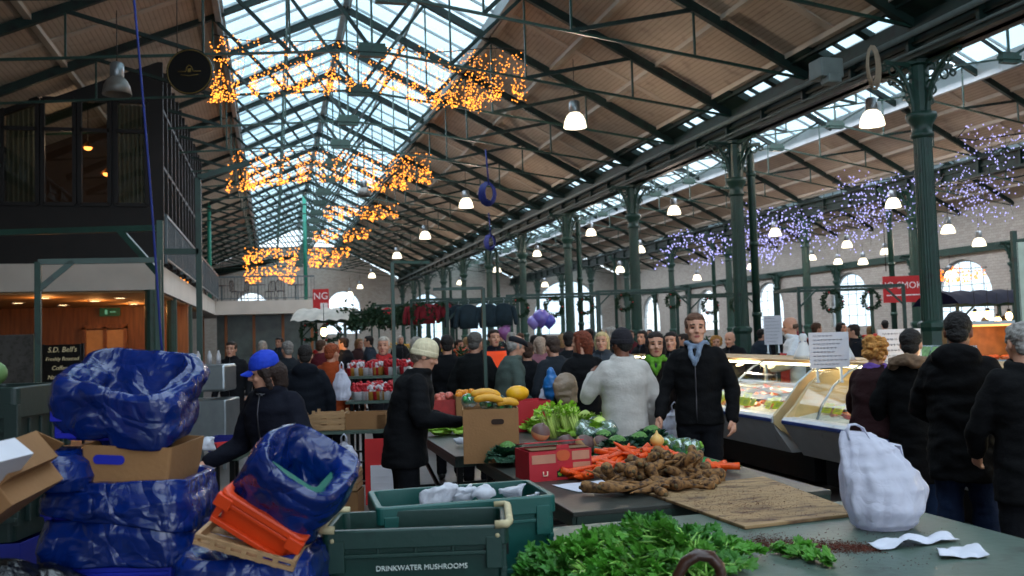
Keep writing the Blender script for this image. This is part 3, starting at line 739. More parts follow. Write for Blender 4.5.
t = thing('doorway_frame', 'lit glazed timber doorway at the back of the cafe', 'doorway', (ony(105, 330, 27.75).x, 27.75, 0))
m = MB(); [m.box((x, 0, 1.1), (.1, .12, 2.2)) for x in (-.55, 0, .55)]; m.box((0, 0, 2.2), (1.2, .12, .12)); m.box((0, 0, .5), (1.1, .08, .9)); m.build('frame', OAK, t)
m = MB(); m.box((0, .03, 1.5), (1.0, .02, 1.2)); m.build('pane', mat('amber_lit_pane', '#a36a34', .3, emit=.25), t)
# coffee sign board
p = at(63, 368, 15); t = thing('sign_board', 'black board with cream script advertising freshly roasted coffee', 'sign', (p.x, p.y, 0), -YAW)
BLK = mat('black_sign', '#0c0b0b', .4)
m = MB(); m.box((0, 0, 1.26), (.64, .05, .86)); m.build('panel', BLK, t, bevel=.01)
m = MB(); [m.bar((x, 0, 0), (x, 0, 1.7), .04) for x in (-.34, .34)]; m.bar((-.34, 0, .3), (.34, 0, .3), .04); m.build('stand', BLK, t)
m = MB()
for i, s in enumerate(("S.D. Bell's", 'Freshly Roasted', 'Coffee &', 'Natural Leaf', 'Speciality')): m.text(s, (0, -.03, 1.60-i*.155), (1, 0, 0), (0, 0, 1), (.125, .088, .10, .10, .10)[i], shear=.2)
m.build('lettering', mat('cream_lettering', '#d8c9a0', .6, emit=.15), t)
# pale partition behind the bins
p = at(16, 355, 13); t = thing('partition_panel', 'grey partition panel with rounded yellowed end in front of the cafe', 'panel', (p.x, p.y, 0), -YAW)
m = MB(); m.box((0, 0, 1.0), (.62, .06, 1.7)); m.build('panel', mat('grey_panel', '#4f4b47', .6, dirt='#3a3632'), t, bevel=.02); m = MB(); m.tube([(.31, 0, .15), (.31, 0, 1.86)], .045, 8); m.build('edge_tube', mat('yellowed_plastic', '#8e8560', .5), t)
# round hanging sign
p = at(190, 72, 14.0); t = thing('hanging_sign', 'round black sign with gold rim hanging high near the mezzanine', 'sign', p, -YAW)
m = MB(); m.rings([(-.02, .37, .37), (.02, .37, .37)], 36, sm=False); m.xf(Matrix.Rotation(R(90), 4, 'X')); m.build('disc', BLK, t)
m = MB(); m.tube([(math.cos(a)*.35, -.025, math.sin(a)*.35) for a in [2*PI*i/40 for i in range(40)]], .008, 5, closed=True); m.build('rim', mat('old_gold', '#7d6632', .5, .3), t)
m = MB(); m.tube([(-.18, -.03, 0), (-.06, -.03, 0), (-.04, -.03, .07), (0, -.03, .10), (.04, -.03, .07), (.06, -.03, 0), (.18, -.03, 0)], .008, 5); m.tube([(-.14, -.03, -.05), (0, -.03, -.07), (.14, -.03, -.05)], .006, 5); m.box((0, -.03, .02), (.05, .01, .06)); m.build('emblem', mat('old_gold', '#7d6632'), t)
m = MB(); [m.tube([(x, 0, .3), (x, 0, 1.6)], .008, 5) for x in (-.2, .2)]; m.build('hanger', DKW, t)
# scaffold stall frames
def stall_frame(name, label, pts, r=.035, group=None):
    t = thing(name, label, 'stall frame', (0, 0, 0), 0, group)
    for nm, a, b in pts:
        m = MB(); m.bar(a, b, r*2); m.build(nm, GR, t)
a0 = at(160, 228, 12); a1 = at(-40, 226, 12); zt_ = a0.z
stall_frame('scaffold_stand', 'tall dark green box-section stall frame in front of the cafe fascia', [('post', (a0.x, a0.y, 0), (a0.x, a0.y, zt_+.1)), ('beam', (a0.x, a0.y, zt_), (a1.x, a1.y, zt_)), ('brace', (a0.x, a0.y, zt_-.65), at(118, 228, 12)), ('post', (a1.x, a1.y, 0), (a1.x, a1.y, zt_))], .04)
a0 = at(38, 262, 11); a1 = at(158, 260, 11.6)
stall_frame('scaffold_stand', 'lower green frame with a diagonal brace before the pale fascia', [('post', (a0.x, a0.y, 0), a0), ('beam', a0, a1), ('brace', (a0.x, a0.y, a0.z-.35), a0.lerp(a1, .28)), ('post', (a1.x, a1.y, 0), a1)], .035)
a0 = at(198, 178, 16); a1 = at(198, 250, 16)
stall_frame('scaffold_stand', 'tallest slim green mast standing left of the far balcony', [('post', (a0.x, a0.y, 0), a0), ('bracket', a0, a0+V((.9, 0, .3))), ('beam', (a0.x, a0.y, 3.3), (a0.x-.6, a0.y, 3.3))], .05)
rp_ = [at(133, -12, 9)]+[at(133+t*30+math.sin(t*3)*2, -12+t*390, 9) for t in [.15*i for i in range(1, 7)]]+[at(163, 362, 9)]
m = MB(); m.tube(rp_, .013, 6); tag(m.build('rope', mat('blue_rope', '#15256e', .6)), 'long blue rope hanging from the roof past the cafe corner', 'rope')
for px, py, r_ in ((489, 193, 5), (437, 379-190+190-128, 4)):
    p = at(489, 193, 20) if r_ == 5 else at(491, 242, 30); m = MB()
    for k in range(6): m.tube([(p.x+math.cos(a)*(.10+.02*k), p.y+.03*k, p.z+math.sin(a)*(.2+.015*k)) for a in [2*PI*i/14 for i in range(14)]], .02, 5, closed=True)
    m.tube([p+V((0, 0, .2)), p+V((-.05, 0, 1.0))], .02, 5); tag(m.build('rope_coil', mat('blue_rope', '#15256e')), 'coil of blue rope hung %s' % ('below the nave roof beside a bright pendant lamp' if r_ == 5 else 'far down the nave above the crowd'), 'rope')
p = at(872, 58, 11.5); m = MB()
for k in range(5): m.tube([(p.x+math.cos(a)*(.06+.012*k)+.02*k, p.y+.02*k, p.z-.1+math.sin(a)*(.22+.02*k)) for a in [2*PI*i/14 for i in range(14)]], .011, 5, closed=True)
tag(m.build('cable_coil', mat('cream_cable', '#8f806c', .7)), 'coil of pale cable hung from the gutter girder', 'cable')
p = at(826, 70, 11.8); m = MB(); m.box(p, (.34, .3, .26)); m.box(p+V((0, -.1, -.16)), (.2, .2, .12)); tag(m.build('floodlight_box', mat('conduit_grey', '#5a6462'), bevel=.02), 'grey equipment box fixed beside the gutter girder', 'box')
# ================================================================ fairy lights
def fairy(name, label, ytop, xa, xb, zt, drop, n, hexc, st, rad, seed, group=None, yspread=1.2, even=False):
    rg = random.Random(seed); t = thing(name, label, 'fairy lights', (0, 0, 0), 0, group)
    b = MB(); wv = MB(); ns = int((xb-xa)/(.28 if even else .15))
    wv.tube([(xa+(xb-xa)*i/12, ytop+yspread*.5*math.sin(i), zt-.05*math.sin(PI*i/12)) for i in range(13)], .012, 4)
    for s in range(ns+1):
        u = s/ns; x = xa+(xb-xa)*u; dr = drop(u); 
        if dr < .05: continue
        x2 = x+(rg.uniform(-.5, .5) if even else rg.uniform(-.16, .16)-.12); y2 = ytop+rg.uniform(-1, 1)*yspread
        k = max(3, int(n*dr/ns)); prev = V((x, ytop, zt))
        e = V((x2, y2, zt-dr)); wv.tube([prev, prev.lerp(e, .5)+V((.06, 0, 0)), e], .004, 3)
        for i in range(k):
            v = rg.random() if even else 1-(rg.random()**2.4)*.98
            p = prev.lerp(e, v)+V((rg.gauss(0, .2 if even else .06), rg.gauss(0, .2 if even else .08), rg.gauss(0, .10 if even else .035))); q = rad*rg.uniform(.7, 1.25)
            b.add([p+V(d)*q for d in ((1, 0, 0), (-1, 0, 0), (0, 1, 0), (0, -1, 0), (0, 0, 1), (0, 0, -1))], [(0, 2, 4), (2, 1, 4), (1, 3, 4), (3, 0, 4), (2, 0, 5), (1, 2, 5), (3, 1, 5), (0, 3, 5)])
    o = b.build('bulb_cluster', emat('fairy'+hexc, hexc, st), t); o['kind'] = 'stuff'
    wv.build('wire', mat('dark_wire', '#1a1512', .7), t)
OR = '#ff9434'
lad = lambda u: 1.2-.75*u if u < .45 else (0 if u < .49 else .70+.45*math.sin(min(1, (u-.49)/.25)*PI/2)*(1 if u < .88 else .5))
NN = ('nearest and largest', 'second nearest', 'third nearest', 'fourth nearest', 'fifth nearest', 'farthest')
for i, (yy, n, ra, st, xa_, xb_) in enumerate(((17.2, 2000, .0145, 4.2, -1.0, 5.1), (27.5, 1200, .021, 3.4, -1.0, 4.9), (38.5, 420, .032, 2.4, 2.1, 5.4), (47, 320, .038, 2.2, 2.0, 5.1), (57, 260, .045, 2.0, 2.4, 4.9), (64, 220, .05, 2.0, 2.6, 4.8))):
    fairy('fairy_light_net', NN[i]+' net of orange fairy lights swagged across the nave', yy, xa_, xb_, 7.45, lad if i < 2 else (lambda u: .35+.3*abs(math.sin(u*7))), n, OR, st, ra, i, None, .45)
fairy('fairy_light_net', 'orange fairy lights hung left of the nave above the balcony', 50, -1.4, 1.4, 6.75, lambda u: .6+.3*math.sin(u*9), 260, OR, 2.2, .042, 77, None, .5)
fairy('fairy_light_net', 'lowest orange fairy lights just above the balcony chairs', 50.8, -1.4, 1.4, 5.85, lambda u: .7+.3*math.sin(u*9), 260, OR, 2.2, .042, 78, None, .5)
fairy('fairy_light_net', 'orange glow points standing in for fairy light reflections along the mezzanine side', 36, -4.6, -2.9, 5.0, lambda u: 1.1, 150, OR, 2.0, .035, 79)  # emissive points imitate orange reflections in the mezzanine side
PU = '#b9b6ff'
for i, (yy, x0, x1, n, ra, z) in enumerate(((13.5, 12.6, 18.2, 620, .0165, 5.25), (17.5, 12.6, 18.0, 520, .021, 5.05), (22, 12.6, 18.0, 520, .025, 4.95), (27.5, 13.4, 18, 450, .031, 4.9))):
    fairy('fairy_light_net', ('nearest', 'second', 'third', 'farthest')[i]+' violet white fairy light net over the food counters, from the right', yy, x0, x1, z, lambda u: .85+.3*math.sin(u*11), n, PU, 1.7, ra, 30+i, None, 1.8, True)
# ================================================================ pendant lamps
def pendant(label, loc, lit=True, k=1.0, up=1.3, group=None, e=60):
    t = thing('pendant_lamp', label, 'pendant lamp', loc, 0, group)
    m = MB(); m.lathe([(.09*k, .16*k), (.10*k, .17*k), (.10*k, .36*k), (.07*k, .39*k), (0, .39*k)], n=18); m.build('housing', mat('lamp_housing', '#8e9396', .35, .7), t)
    m = MB(); m.lathe([(.085*k, .17*k), (.14*k, .12*k), (.185*k, .03*k), (.21*k, -.10*k), (.20*k, -.10*k), (.17*k, .03*k), (.12*k, .10*k), (.06*k, .15*k)], n=24)
    m.build('lamp_shade', emat('glowing_shade', '#fff0d2', 3.2, False) if lit else mat('unlit_shade', '#77726c', .4, .3), t)
    if lit:
        m = MB(); m.ell((0, 0, .02*k), (.07*k, .07*k, .09*k)); m.build('bulb', emat('bright_bulb', '#fff6e6', 8), t)
    m = MB(); m.tube([(0, 0, .38*k), (0, 0, up)], .008, 5); m.build('cord', DKW, t)
    return t
for i, (px, py) in enumerate(((575, 122), (466, 204), (425, 236), (397, 256), (372, 276), (360, 287), (350, 294))):
    p = onx(px, py, 6.0); p = at(px, py, (17.3, 27, 36, 45, 56, 65, 70)[i]) if i > 3 else p
    if p.y > 66: p = ony(px, py, 66)
    pendant(('nearest', 'second', 'third', 'fourth', 'fifth', 'sixth', 'farthest')[i]+' glowing pendant lamp in the row down the right side of the nave', p, k=1.12)
    if i < 5: light_q.append((p-V((0, 0, .3)), 260, '#ffe8d2'))
pendant('unlit metal bell lamp hanging before the dark upper cafe wall', at(117, 88, 14.5), False, 1.1)
pendant('unlit grey lamp hanging in the centre of the nave from a long pole', at(364, 193, 24), False, .9, 4)
AL = [(872, 120, 12.0), (674, 211, 12.0), (591, 233, 12.0), (537, 254, 12.0), (893, 204, 16.5), (775, 233, 16.5), (847, 245, 22), (948, 230, 20), (979, 243, 22), (863, 262, 24), (885, 252, 26), (751, 267, 22), (697, 278, 20), (620, 270, 15), (545, 285, 15), (640, 250, 14), (950, 275, 26), (497, 270, 11), (460, 283, 11), (812, 258, 26), (838, 262, 26)]
WH = ['nearest glowing pendant lamp beyond the gutter girder, high beside the tall column', 'second glowing lamp beyond the girder, between two tall columns', 'third glowing lamp beyond the girder', 'fourth glowing lamp beyond the girder, small', 'lamp hanging beside the violet lights left of the nearest column']
for i, (px, py, x) in enumerate(AL):
    p = onx(px, py, x)
    if p.z > 6.3 or p.y > 66: p = at(px, py, p.y*.5)
    pendant(WH[i] if i < 5 else 'small glowing pendant lamp deep in the aisles over the stalls', p, k=1.2 if i == 0 else 1.0, up=1.0 if i == 0 else .8, group=None if i < 5 else 'pendant lamps deep in the aisles')
    if i in (0, 1, 2, 4, 5, 7): light_q.append((p-V((0, 0, .3)), 200, '#ffe8d2'))
# banner, coloured panels far right
p = at(909, 289, 24); t = thing('banner', 'red banner with white NO SMOKING lettering beside the nearest column', 'banner', p, -YAW)
m = MB(); m.box((0, 0, 0), (1.42, .03, .72)); m.build('cloth_panel', mat('banner_red', '#c02a2c', .6, var=.08), t); m = MB(); m.text('NO SMOKING', (.0, -.03, .10), (1, 0, 0), (0, 0, 1), .255); m.box((0, -.02, -.16), (1.25, .01, .03)); m.build('lettering', mat('banner_white', '#f0e6e4', .6), t)
m = MB(); [m.tube([(x, 0, .5), (x, 0, 2.0)], .012, 5) for x in (-.6, .6)]; m.build('cord', DKW, t)
p = at(321, 302, 34); t = thing('banner', 'red and white hanging parking sign at the end of the far balcony', 'banner', p, -YAW)
m = MB(); m.box((0, 0, 0), (.62, .04, 1.0)); m.build('panel', mat('banner_red', '#c02a2c'), t); m = MB(); m.text('NG', (0, -.04, .22), (1, 0, 0), (0, 0, 1), .38); m.box((.12, -.03, -.2), (.28, .02, .32)); m.build('lettering', mat('banner_white', '#f0e6e4'), t)
p = at(960, 276, 30); fairy('neon_cluster', 'orange glowing light garland far beyond the nearest column', p.y, p.x-1.0, p.x+1.1, p.z+.3, lambda u: .25+.25*math.sin(u*PI), 260, '#ff7a20', 3.5, .04, 5, None, .1)
t = thing('notice_board', 'tall pale notice board at the right edge above the stalls', 'board', (*gpos(1024, 9.5), 0), -YAW)
m = MB(); m.box((.05, 0, 2.0), (.2, .05, .95)); m.build('panel', mat('pale_board', '#b9c6b6', .5), t); m = MB(); m.bar((-.06, 0, 0), (-.06, 0, 2.6), .05); m.build('post', GR, t)
# ================================================================ crates, bags, tables, produce
def rrect(w, d, r, n=5):
    P = []
    for cx, cy, a0 in ((w/2-r, d/2-r, 0), (-w/2+r, d/2-r, 90), (-w/2+r, -d/2+r, 180), (w/2-r, -d/2+r, 270)):
        for i in range(n+1): a = R(a0+90*i/n); P.append((cx+r*math.cos(a), cy+r*math.sin(a)))
    return P
def rloft(m, rows, r=.03, n=4, mi=0, cap=True):
    """rows of (z, w, d)"""
    vs = []; k = 4*(n+1)
    for z, w, d in rows: vs += [(x, y, z) for x, y in rrect(w, d, min(r, w/2.01, d/2.01), n)]
    fs = [(i*k+j, i*k+(j+1) % k, (i+1)*k+(j+1) % k, (i+1)*k+j) for i in range(len(rows)-1) for j in range(k)]
    if cap: fs.append(tuple(range(k-1, -1, -1))); fs.append(tuple((len(rows)-1)*k+j for j in range(k)))
    m.add(vs, fs, mi)
def crate(label, loc, rot, W, D, H, hexc, rimc=None, text=None, group=None, worn=False, holes=True):
    t = thing('plastic_crate', label, 'crate', loc, 0, group, rot=rot)
    cm = mat('crate'+hexc, hexc, .42, var=.12, scale=5, spec=.45, dirt='#10201c' if worn else None, dirtamt=.36, bump=.05)
    m = MB(); s = .03
    rloft(m, [(0, W-.07, D-.07), (H*.15, W-.06, D-.06), (H*.8, W-.035, D-.035), (H*.8, W, D), (H-.006, W, D), (H, W-.008, D-.008), (H, W-.05, D-.05), (H*.1, W-.085, D-.085)], .025, 4, cap=True)
    for sy in (-1, 1):
        for x in [W*(i/4-.5)*.80 for i in range(5)]: m.box((x, sy*(D/2-.016), H*.80), (.010, .018, H*.16))
        m.box((0, sy*(D/2-.013), H*.72), (W*.94, .02, .014)); m.box((0, sy*(D/2-.017), H*.15), (W*.92, .02, .018))
        for x in (-1, 1): m.box((x*W*.42, sy*(D/2-.008), H*.72), (.055, .024, H*.34))
    for sx in (-1, 1):
        for y in [D*(i/4-.5)*.85 for i in range(5)]: m.box((sx*(W/2-.020), y, H*.45), (.022, .014, H*.68))
        m.box((sx*(W/2-.017), 0, H*.52), (.02, D*.9, .018))
    m.build('body', cm, t, bevel=.003)
    if holes:
        h = MB()
        for sx in (-1, 1): h.box((sx*(W/2-.006), 0, H*.66), (.014, .11, .035))
        h.build('hand_hole', mat('black_gap', '#050606', .8), t)
    if rimc:
        for sx in (-1, 1):
            h = MB(); c = sx*(W/2+.004); h.tube([(c-sx*.05, -D/2, H+.004), (c-sx*.008, -D/2, H+.006), (c, -D/2+.03, H+.008), (c, D/2-.03, H+.008), (c-sx*.008, D/2, H+.006), (c-sx*.05, D/2, H+.004)], .014, 8); h.build('rim_bar', mat('worn_cream_rim', rimc, .6, var=.15, scale=20), t)
        for sx in (-1, 1):
            h = MB(); h.ell((sx*(W*.44), -D/2-.004, H*.9), (.008, .005, .008), 10); h.build('rivet', mat('worn_cream_rim', rimc), t)
    if text:
        h = MB(); h.text(text, (.02, -D/2+.008, .183), (1, 0, 0), (0, 0, 1), W*.038); h.build('lettering', mat('crate_lettering', '#cfd8d2', .5, var=0), t)
    return t
def crease(m, sc, st, base=None):
    nt = m.node_tree; N = nt.nodes; L = nt.links; b = N['Principled BSDF']
    tc = N.new('ShaderNodeTexCoord'); nz = N.new('ShaderNodeTexNoise'); nz.inputs['Scale'].default_value = sc*.7
    mx = N.new('ShaderNodeMix'); mx.data_type = 'RGBA'; mx.blend_type = 'ADD'; mx.inputs[0].default_value = .35
    L.new(tc.outputs['Object'], nz.inputs['Vector']); L.new(tc.outputs['Object'], mx.inputs[6]); L.new(nz.outputs['Color'], mx.inputs[7])
    h = None
    for k, w in ((1, 1), (2.6, .45)):
        v = N.new('ShaderNodeTexVoronoi'); v.feature = 'DISTANCE_TO_EDGE'; v.inputs['Scale'].default_value = sc*k; L.new(mx.outputs[2], v.inputs['Vector'])
        bp = N.new('ShaderNodeBump'); bp.inputs['Strength'].default_value = st*w; bp.inputs['Distance'].default_value = .03/k
        L.new(v.outputs['Distance'], bp.inputs['Height'])
        if h: L.new(h.outputs[0], bp.inputs['Normal'])
        h = bp
    L.new(h.outputs[0], b.inputs['Normal'])
def blue_mat():
    if 'blue_liner_plastic' in MATS: return MATS['blue_liner_plastic']
    m = mat('blue_liner_plastic', '#041f5e', .19, var=.3, scale=5, spec=.45, coat=.15, detail=3); crease(m, 7, .7); return m
BLUE = lambda: blue_mat()
def crumple(p, seed, a=.02, s=4.2):
    q = V((p[0]*.8, p[1]*.8, p[2]*(2.1 if a > .011 else .7)))*s+V((seed*5.1, seed*2.3, seed)); n = noise.noise_vector(q)
    w = q+n*.6; d = noise.voronoi(w)[0]; d2 = noise.voronoi(w*2.3+V((4, 1, 7)))[0]
    k = (d[1]-d[0]); k2 = (d2[1]-d2[0])
    nn = noise.noise_vector(q*.5+V((9, 9, 9))); nn = nn.normalized() if nn.length > 1e-6 else V((0, 0, 1))
    return V(p)+n*a*.75+nn*a*(.9*k-.3)+n.normalized()*a*.42*k2
def liner_mb(W, D, prof, seed, amp=.02, r=.07, sag=None, hemf=None, N=150):
    """prof: list of (offset outwards, z)"""
    base = rrect(W, D, r, 8); k = len(base)
    L = [0]
    for i in range(k): L.append(L[-1]+math.dist(base[i], base[(i+1) % k]))
    def perim(u):
        s = u*L[-1]
        for i in range(k):
            if s <= L[i+1]+1e-9:
                t = (s-L[i])/max(1e-9, L[i+1]-L[i]); a, b = base[i], base[(i+1) % k]
                return a[0]+(b[0]-a[0])*t, a[1]+(b[1]-a[1])*t
        return base[0]
    def fn(u, v):
        x, y = perim(u % 1); f = v*(len(prof)-1); i = min(int(f), len(prof)-2); f -= i
        o = prof[i][0]*(1-f)+prof[i+1][0]*f; z = prof[i][1]*(1-f)+prof[i+1][1]*f
        nx, ny = x/(W/2), y/(D/2); l = math.hypot(nx, ny) or 1
        if hemf: z = hemf(u, v, x, y, z)
        p = V((x+nx/l*o, y+ny/l*o, z)); ripple = math.sin(u*2*PI*5+4*math.sin(u*11)+v*5)*.008*v
        p += V((nx/l, ny/l, 0))*ripple
        return crumple(p, seed, amp)
    m = MB(); m.grid(N, 46, fn, cu=True); return m
def liner(label, root_loc, rot, W, D, prof, seed, amp=.02, hemf=None, name='bin_liner'):
    m = liner_mb(W, D, prof, seed, amp, hemf=hemf); o = m.build(name, BLUE(), None, root_loc); o.rotation_euler = rot
    sd = o.modifiers.new('s', 'SOLIDIFY'); sd.thickness = .0015
    return tag(o, label, 'plastic liner')
# ---- tall stack at the left
SX, SY = gpos(131, 3.05); SX, SY = SX, SY
rz = -YAW
z0 = 0.0
lay = [(.0, '#0f4a38', 'bottom green crate of the tall blue-lined stack'), (.28, '#14259a', 'blue crate second from the bottom of the tall stack'), (.56, '#0f4a38', 'green crate below the lowest blue liner of the tall stack')]
for z, c, lb in lay: crate(lb, (SX, SY, z), (0, 0, rz), .50, .38, .278, c)
crate('blue crate showing under the lowest crinkled liner of the tall stack', (SX+.01, SY, .842), (0, 0, rz), .51, .38, .10, '#16249f', holes=False)
crate('green crate wrapped by the lowest blue liner of the tall stack', (SX+.02, SY, .944), (0, 0, rz+.03), .42, .33, .10, '#0f4a38', holes=False)
liner('lowest crinkled blue liner wrapping the tall crate stack', (SX+.01, SY, .99), (0, 0, rz), .44, .36, [(-.03, .04), (-.01, .10), (.015, .10), (.03, .05), (.035, 0), (.03, -.05)], 3, .016)
crate('bright blue crate in the middle of the tall stack', (SX-.02, SY, 1.046), (0, 0, rz-.03), .42, .33, .10, '#1820a2', holes=False)
liner('middle blue liner drooping diagonally over the tall stack', (SX+.01, SY, 1.13), (0, 0, rz), .43, .36, [(-.03, .02), (-.005, .075), (.02, .075), (.035, .03), (.038, -.01), (.03, -.05)], 5, .016,
      hemf=lambda u, v, x, y, z: z-(.05*(x/.25)*v if v > .5 else 0))
t = thing('cardboard_tray', 'tan cardboard tray with an oval hand hole in the tall stack', 'box', (SX+.04, SY-.0, 1.19), 0, None, rot=(0, R(4), rz+.04))
TAN = mat('tan_cardboard', '#8f6740', .75, var=.1, scale=4, bump=.1, bscale=60)
m = MB(); rloft(m, [(0, .27, .33), (.13, .29, .35), (.13, .278, .338), (.01, .26, .32)], .008, 2); m.build('body', TAN, t)
m = MB(); rloft(m, [(-.004, .10, .03), (.004, .10, .03)], .014, 5); m.xf(Matrix.Rotation(R(90), 4, 'X')); m.v = [v+V((-.055, -.171, .085)) for v in m.v]; m.build('hand_hole', mat('blue_gap', '#14209a', .5), t)
liner('small fold of blue liner bulging left of the tan tray', (SX-.20, SY-.10, 1.235), (0, 0, rz), .16, .18, [(-.07, .07), (-.02, .08), (.02, .05), (.035, 0), (.02, -.05), (-.06, -.06)], 8, .016)
crate('topmost blue crate of the tall stack under the gaping liner', (SX-.02, SY, 1.335), (0, R(2), rz), .37, .30, .12, '#1820a2', holes=False)
def tophem(u, v, x, y, z):
    if v > .35: z += -.03*(x/.25)+ (.03 if y < 0 and x < 0 else 0)*v*1.0
    z += (y/.145)*.075*(1-v*.5)
    return z
liner('gaping crumpled blue liner on top of the tall crate stack', (SX, SY, 1.43), (0, 0, rz), .35, .29, [(-.10, -.05), (-.07, 0), (-.055, .08), (-.03, .11), (.0, .135), (.03, .13), (.045, .10), (.05, .05), (.045, 0), (.035, -.05), (.02, -.08)], 12, .034, hemf=tophem)
# ---- leaning stack
TX, TY_ = gpos(270, 2.95)
def tl(dx, dz, d=2.95, px=270): return at(px+dx, dz, d)
crate('lower green crate under the leaning stack of liners', (TX-.05, TY_, 0), (0, 0, rz), .46, .38, .30, '#0f4a38')
crate('second green crate under the leaning stack of liners', (TX-.05, TY_, .302), (0, 0, rz), .46, .38, .30, '#0f4a38')
crate('green crate holding the blue liner below the tan slatted tray', (TX-.06, TY_, .604), (0, 0, rz), .44, .36, .27, '#0d3d3a', holes=False)
liner('rumpled dark blue liner beneath the tan slatted tray', (TX-.06, TY_, .87), (0, 0, rz), .40, .34, [(-.12, .03), (-.06, .09), (-.01, .11), (.02, .09), (.035, .04), (.035, -.03), (.03, -.12)], 21, .022)
M33 = (R(10), R(20), rz)
p = at(259, 536, 2.85)
t = thing('slatted_tray', 'thin tan wooden tray lying tilted under the orange crate', 'tray', p, 0, None, rot=(R(8), R(17), rz))
m = MB(); WR = mat('pale_raw_wood', '#a5825c', .7, var=.2, scale=12, stretch=(1, 6, 6))
for y in (-.14, .14):
    m.box((0, y, .012), (.32, .010, .010)); m.box((0, y, -.010), (.32, .010, .012))
for x in (-.155, .155): m.box((x, 0, 0), (.012, .28, .034))
m.build('frame', WR, t); m = MB(); [m.box((0, y, -.018), (.31, .04, .005)) for y in (-.11, -.055, 0, .055, .11)]; m.build('slats', WR, t)
for x in (-.1, -.05, 0, .05, .1): m = MB(); m.box((x, -.14, 0), (.016, .014, .034)); m.build('block', WR, t)
p = at(262, 513, 2.92)
crate('orange plastic crate tilted in the leaning stack', p-V((0, 0, .055)), (R(10), R(33), rz), .31, .30, .125, '#cf3f14', holes=False)
bpy.context.view_layer.update()
p = at(285, 487, 2.95)
crate('green crate tipped on its side inside the topmost leaning liner', p-V((0, 0, .0)), (R(18), R(35), rz), .25, .24, .12, '#0b5a48', holes=False)
liner('shiny blue liner gaping open on top of the leaning stack', at(288, 499, 2.93), (R(24), R(35), rz), .25, .24, [(-.08, .02), (-.06, .06), (-.045, .12), (-.02, .17), (.01, .195), (.03, .18), (.045, .13), (.046, .08), (.04, .02), (.03, -.03)], 31, .028)
# ---- left edge: boxes, bags, bin
BX, BY = gpos(18, 2.5)
def carton(label, loc, rot, W, D, H, m_=None, flaps=True, name='cardboard_box', hole=False):
    t = thing(name, label, 'box', loc, 0, None, rot=rot); m_ = m_ or mat('brown_cardboard', '#86603c', .75, var=.1, scale=4, bump=.1, bscale=60)
    m = MB(); rloft(m, [(0, W, D), (H, W, D), (H, W-.01, D-.01), (.006, W-.01, D-.01)], .002, 1); m.build('body', m_, t)
    if flaps:
        for s in (-1, 1):
            f = MB(); f.bar((0, s*D/2, H), (0, s*(D/2+D*.30), H-.02*s-.05), W*.98, .004); f.build('flap', m_, t)
    return t
carton('open brown cardboard box leaning on top at the left edge', at(4, 492, 2.5), (R(5), R(-38), rz), .23, .28, .10)
carton('lower brown cardboard box under the leaning one at the left edge', at(2, 518, 2.5), (R(5), R(-34), rz), .26, .3, .08, flaps=False)
p = at(-4, 464, 2.35); t = thing('white_leaflet_box', 'white carton with faint red print poking in at the left edge', 'box', p, 0, None, rot=(0, R(-50), rz))
m = MB(); m.box((0, 0, 0), (.10, .16, .07)); m.build('body', mat('white_card', '#c9c8d0', .6, var=.05), t, bevel=.002); m = MB(); [m.box((-.005, -.082, z), (.07, .002, .004)) for z in (-.018, -.004, .012, .022)]; m.build('print', mat('red_print', '#a83238', .6), t)
def blob_bag(name, label, cat, loc, pieces, hexc, rough=.2, seed=1, vox=.012, knot=None, amp=.02, bump=.5):
    m = MB(); [m.ell(c, r, 16) for c, r in pieces]
    me = remesh(m, vox, 3)
    for v in me.vertices: v.co = crumple(v.co, seed, amp, 8)
    o = link(name, me, mat('film'+hexc, hexc, rough, var=.12, scale=8, bump=bump, bscale=22, spec=.6, trans=.0), None); o.location = loc
    me.polygons.foreach_set('use_smooth', [True]*len(me.polygons)); return tag(o, label, cat)
x_, y_ = gpos(20, 2.75)
blob_bag('bin_bag', 'shiny black bin bag slumped below the cardboard boxes', 'bag', (x_, y_, .0), [((0, 0, .45), (.26, .22, .46)), ((-.1, -.05, .86), (.22, .18, .17)), ((.1, 0, .80), (.14, .15, .18)), ((0, 0, .12), (.28, .24, .14))], '#0a0b10', .15, 4, amp=.035)
x_, y_ = gpos(8, 3.6)
crate('large black green storage bin standing behind the cardboard boxes', (x_, y_, .9), (0, 0, rz), .30, .4, .60, '#1b2b28', holes=False)
carton('blue lidded carton carrying the black storage bin', (x_, y_, 0), (0, 0, rz), .30, .36, .9, mat('blue_card', '#1a2278', .5), False)
# items on the bin
m = MB(); m.ell((0, 0, .05), (.05, .05, .05), 14); o = m.build('cabbage', mat('pale_green', '#5f7d4a', .5, var=.3), None, (x_-.05, y_, 1.50)); tag(o, 'pale green ball on the rim of the black storage bin', 'vegetable')
# ---- big green mushroom crates
PT = thing('packing_table', 'low dark packing table under the green mushroom crates', 'table', (.55, 2.95, 0))
m = MB(); m.box((0, .1, .665), (1.15, 1.15, .03)); m.build('tabletop', mat('dark_table', '#20261f', .6), PT)
for sx in (-1, 1):
    for sy in (-1, 1): m = MB(); m.box((sx*.52, sy*.5+.1, .325), (.04, .04, .65)); m.build('leg', mat('black_steel', '#0c0e0e', .5, .5), PT)
q0 = at(321, 512, 3.30); q1 = at(499, 502, 3.32); q2 = at(334, 530, 2.98); q3 = at(521, 520, 3.0)
cw = (q3-q2).length; cx = (q0+q1+q2+q3)/4
crate('open dark green mushroom crate lettered DRINKWATER MUSHROOMS', (cx.x, cx.y, .685), (0, 0, math.atan2(q3.y-q2.y, q3.x-q2.x)), cw, .34, 1.0-.685+.0, '#0e322b', '#b8ab86', 'DRINKWATER MUSHROOMS', worn=True)
q = at(459, 500, 3.55)
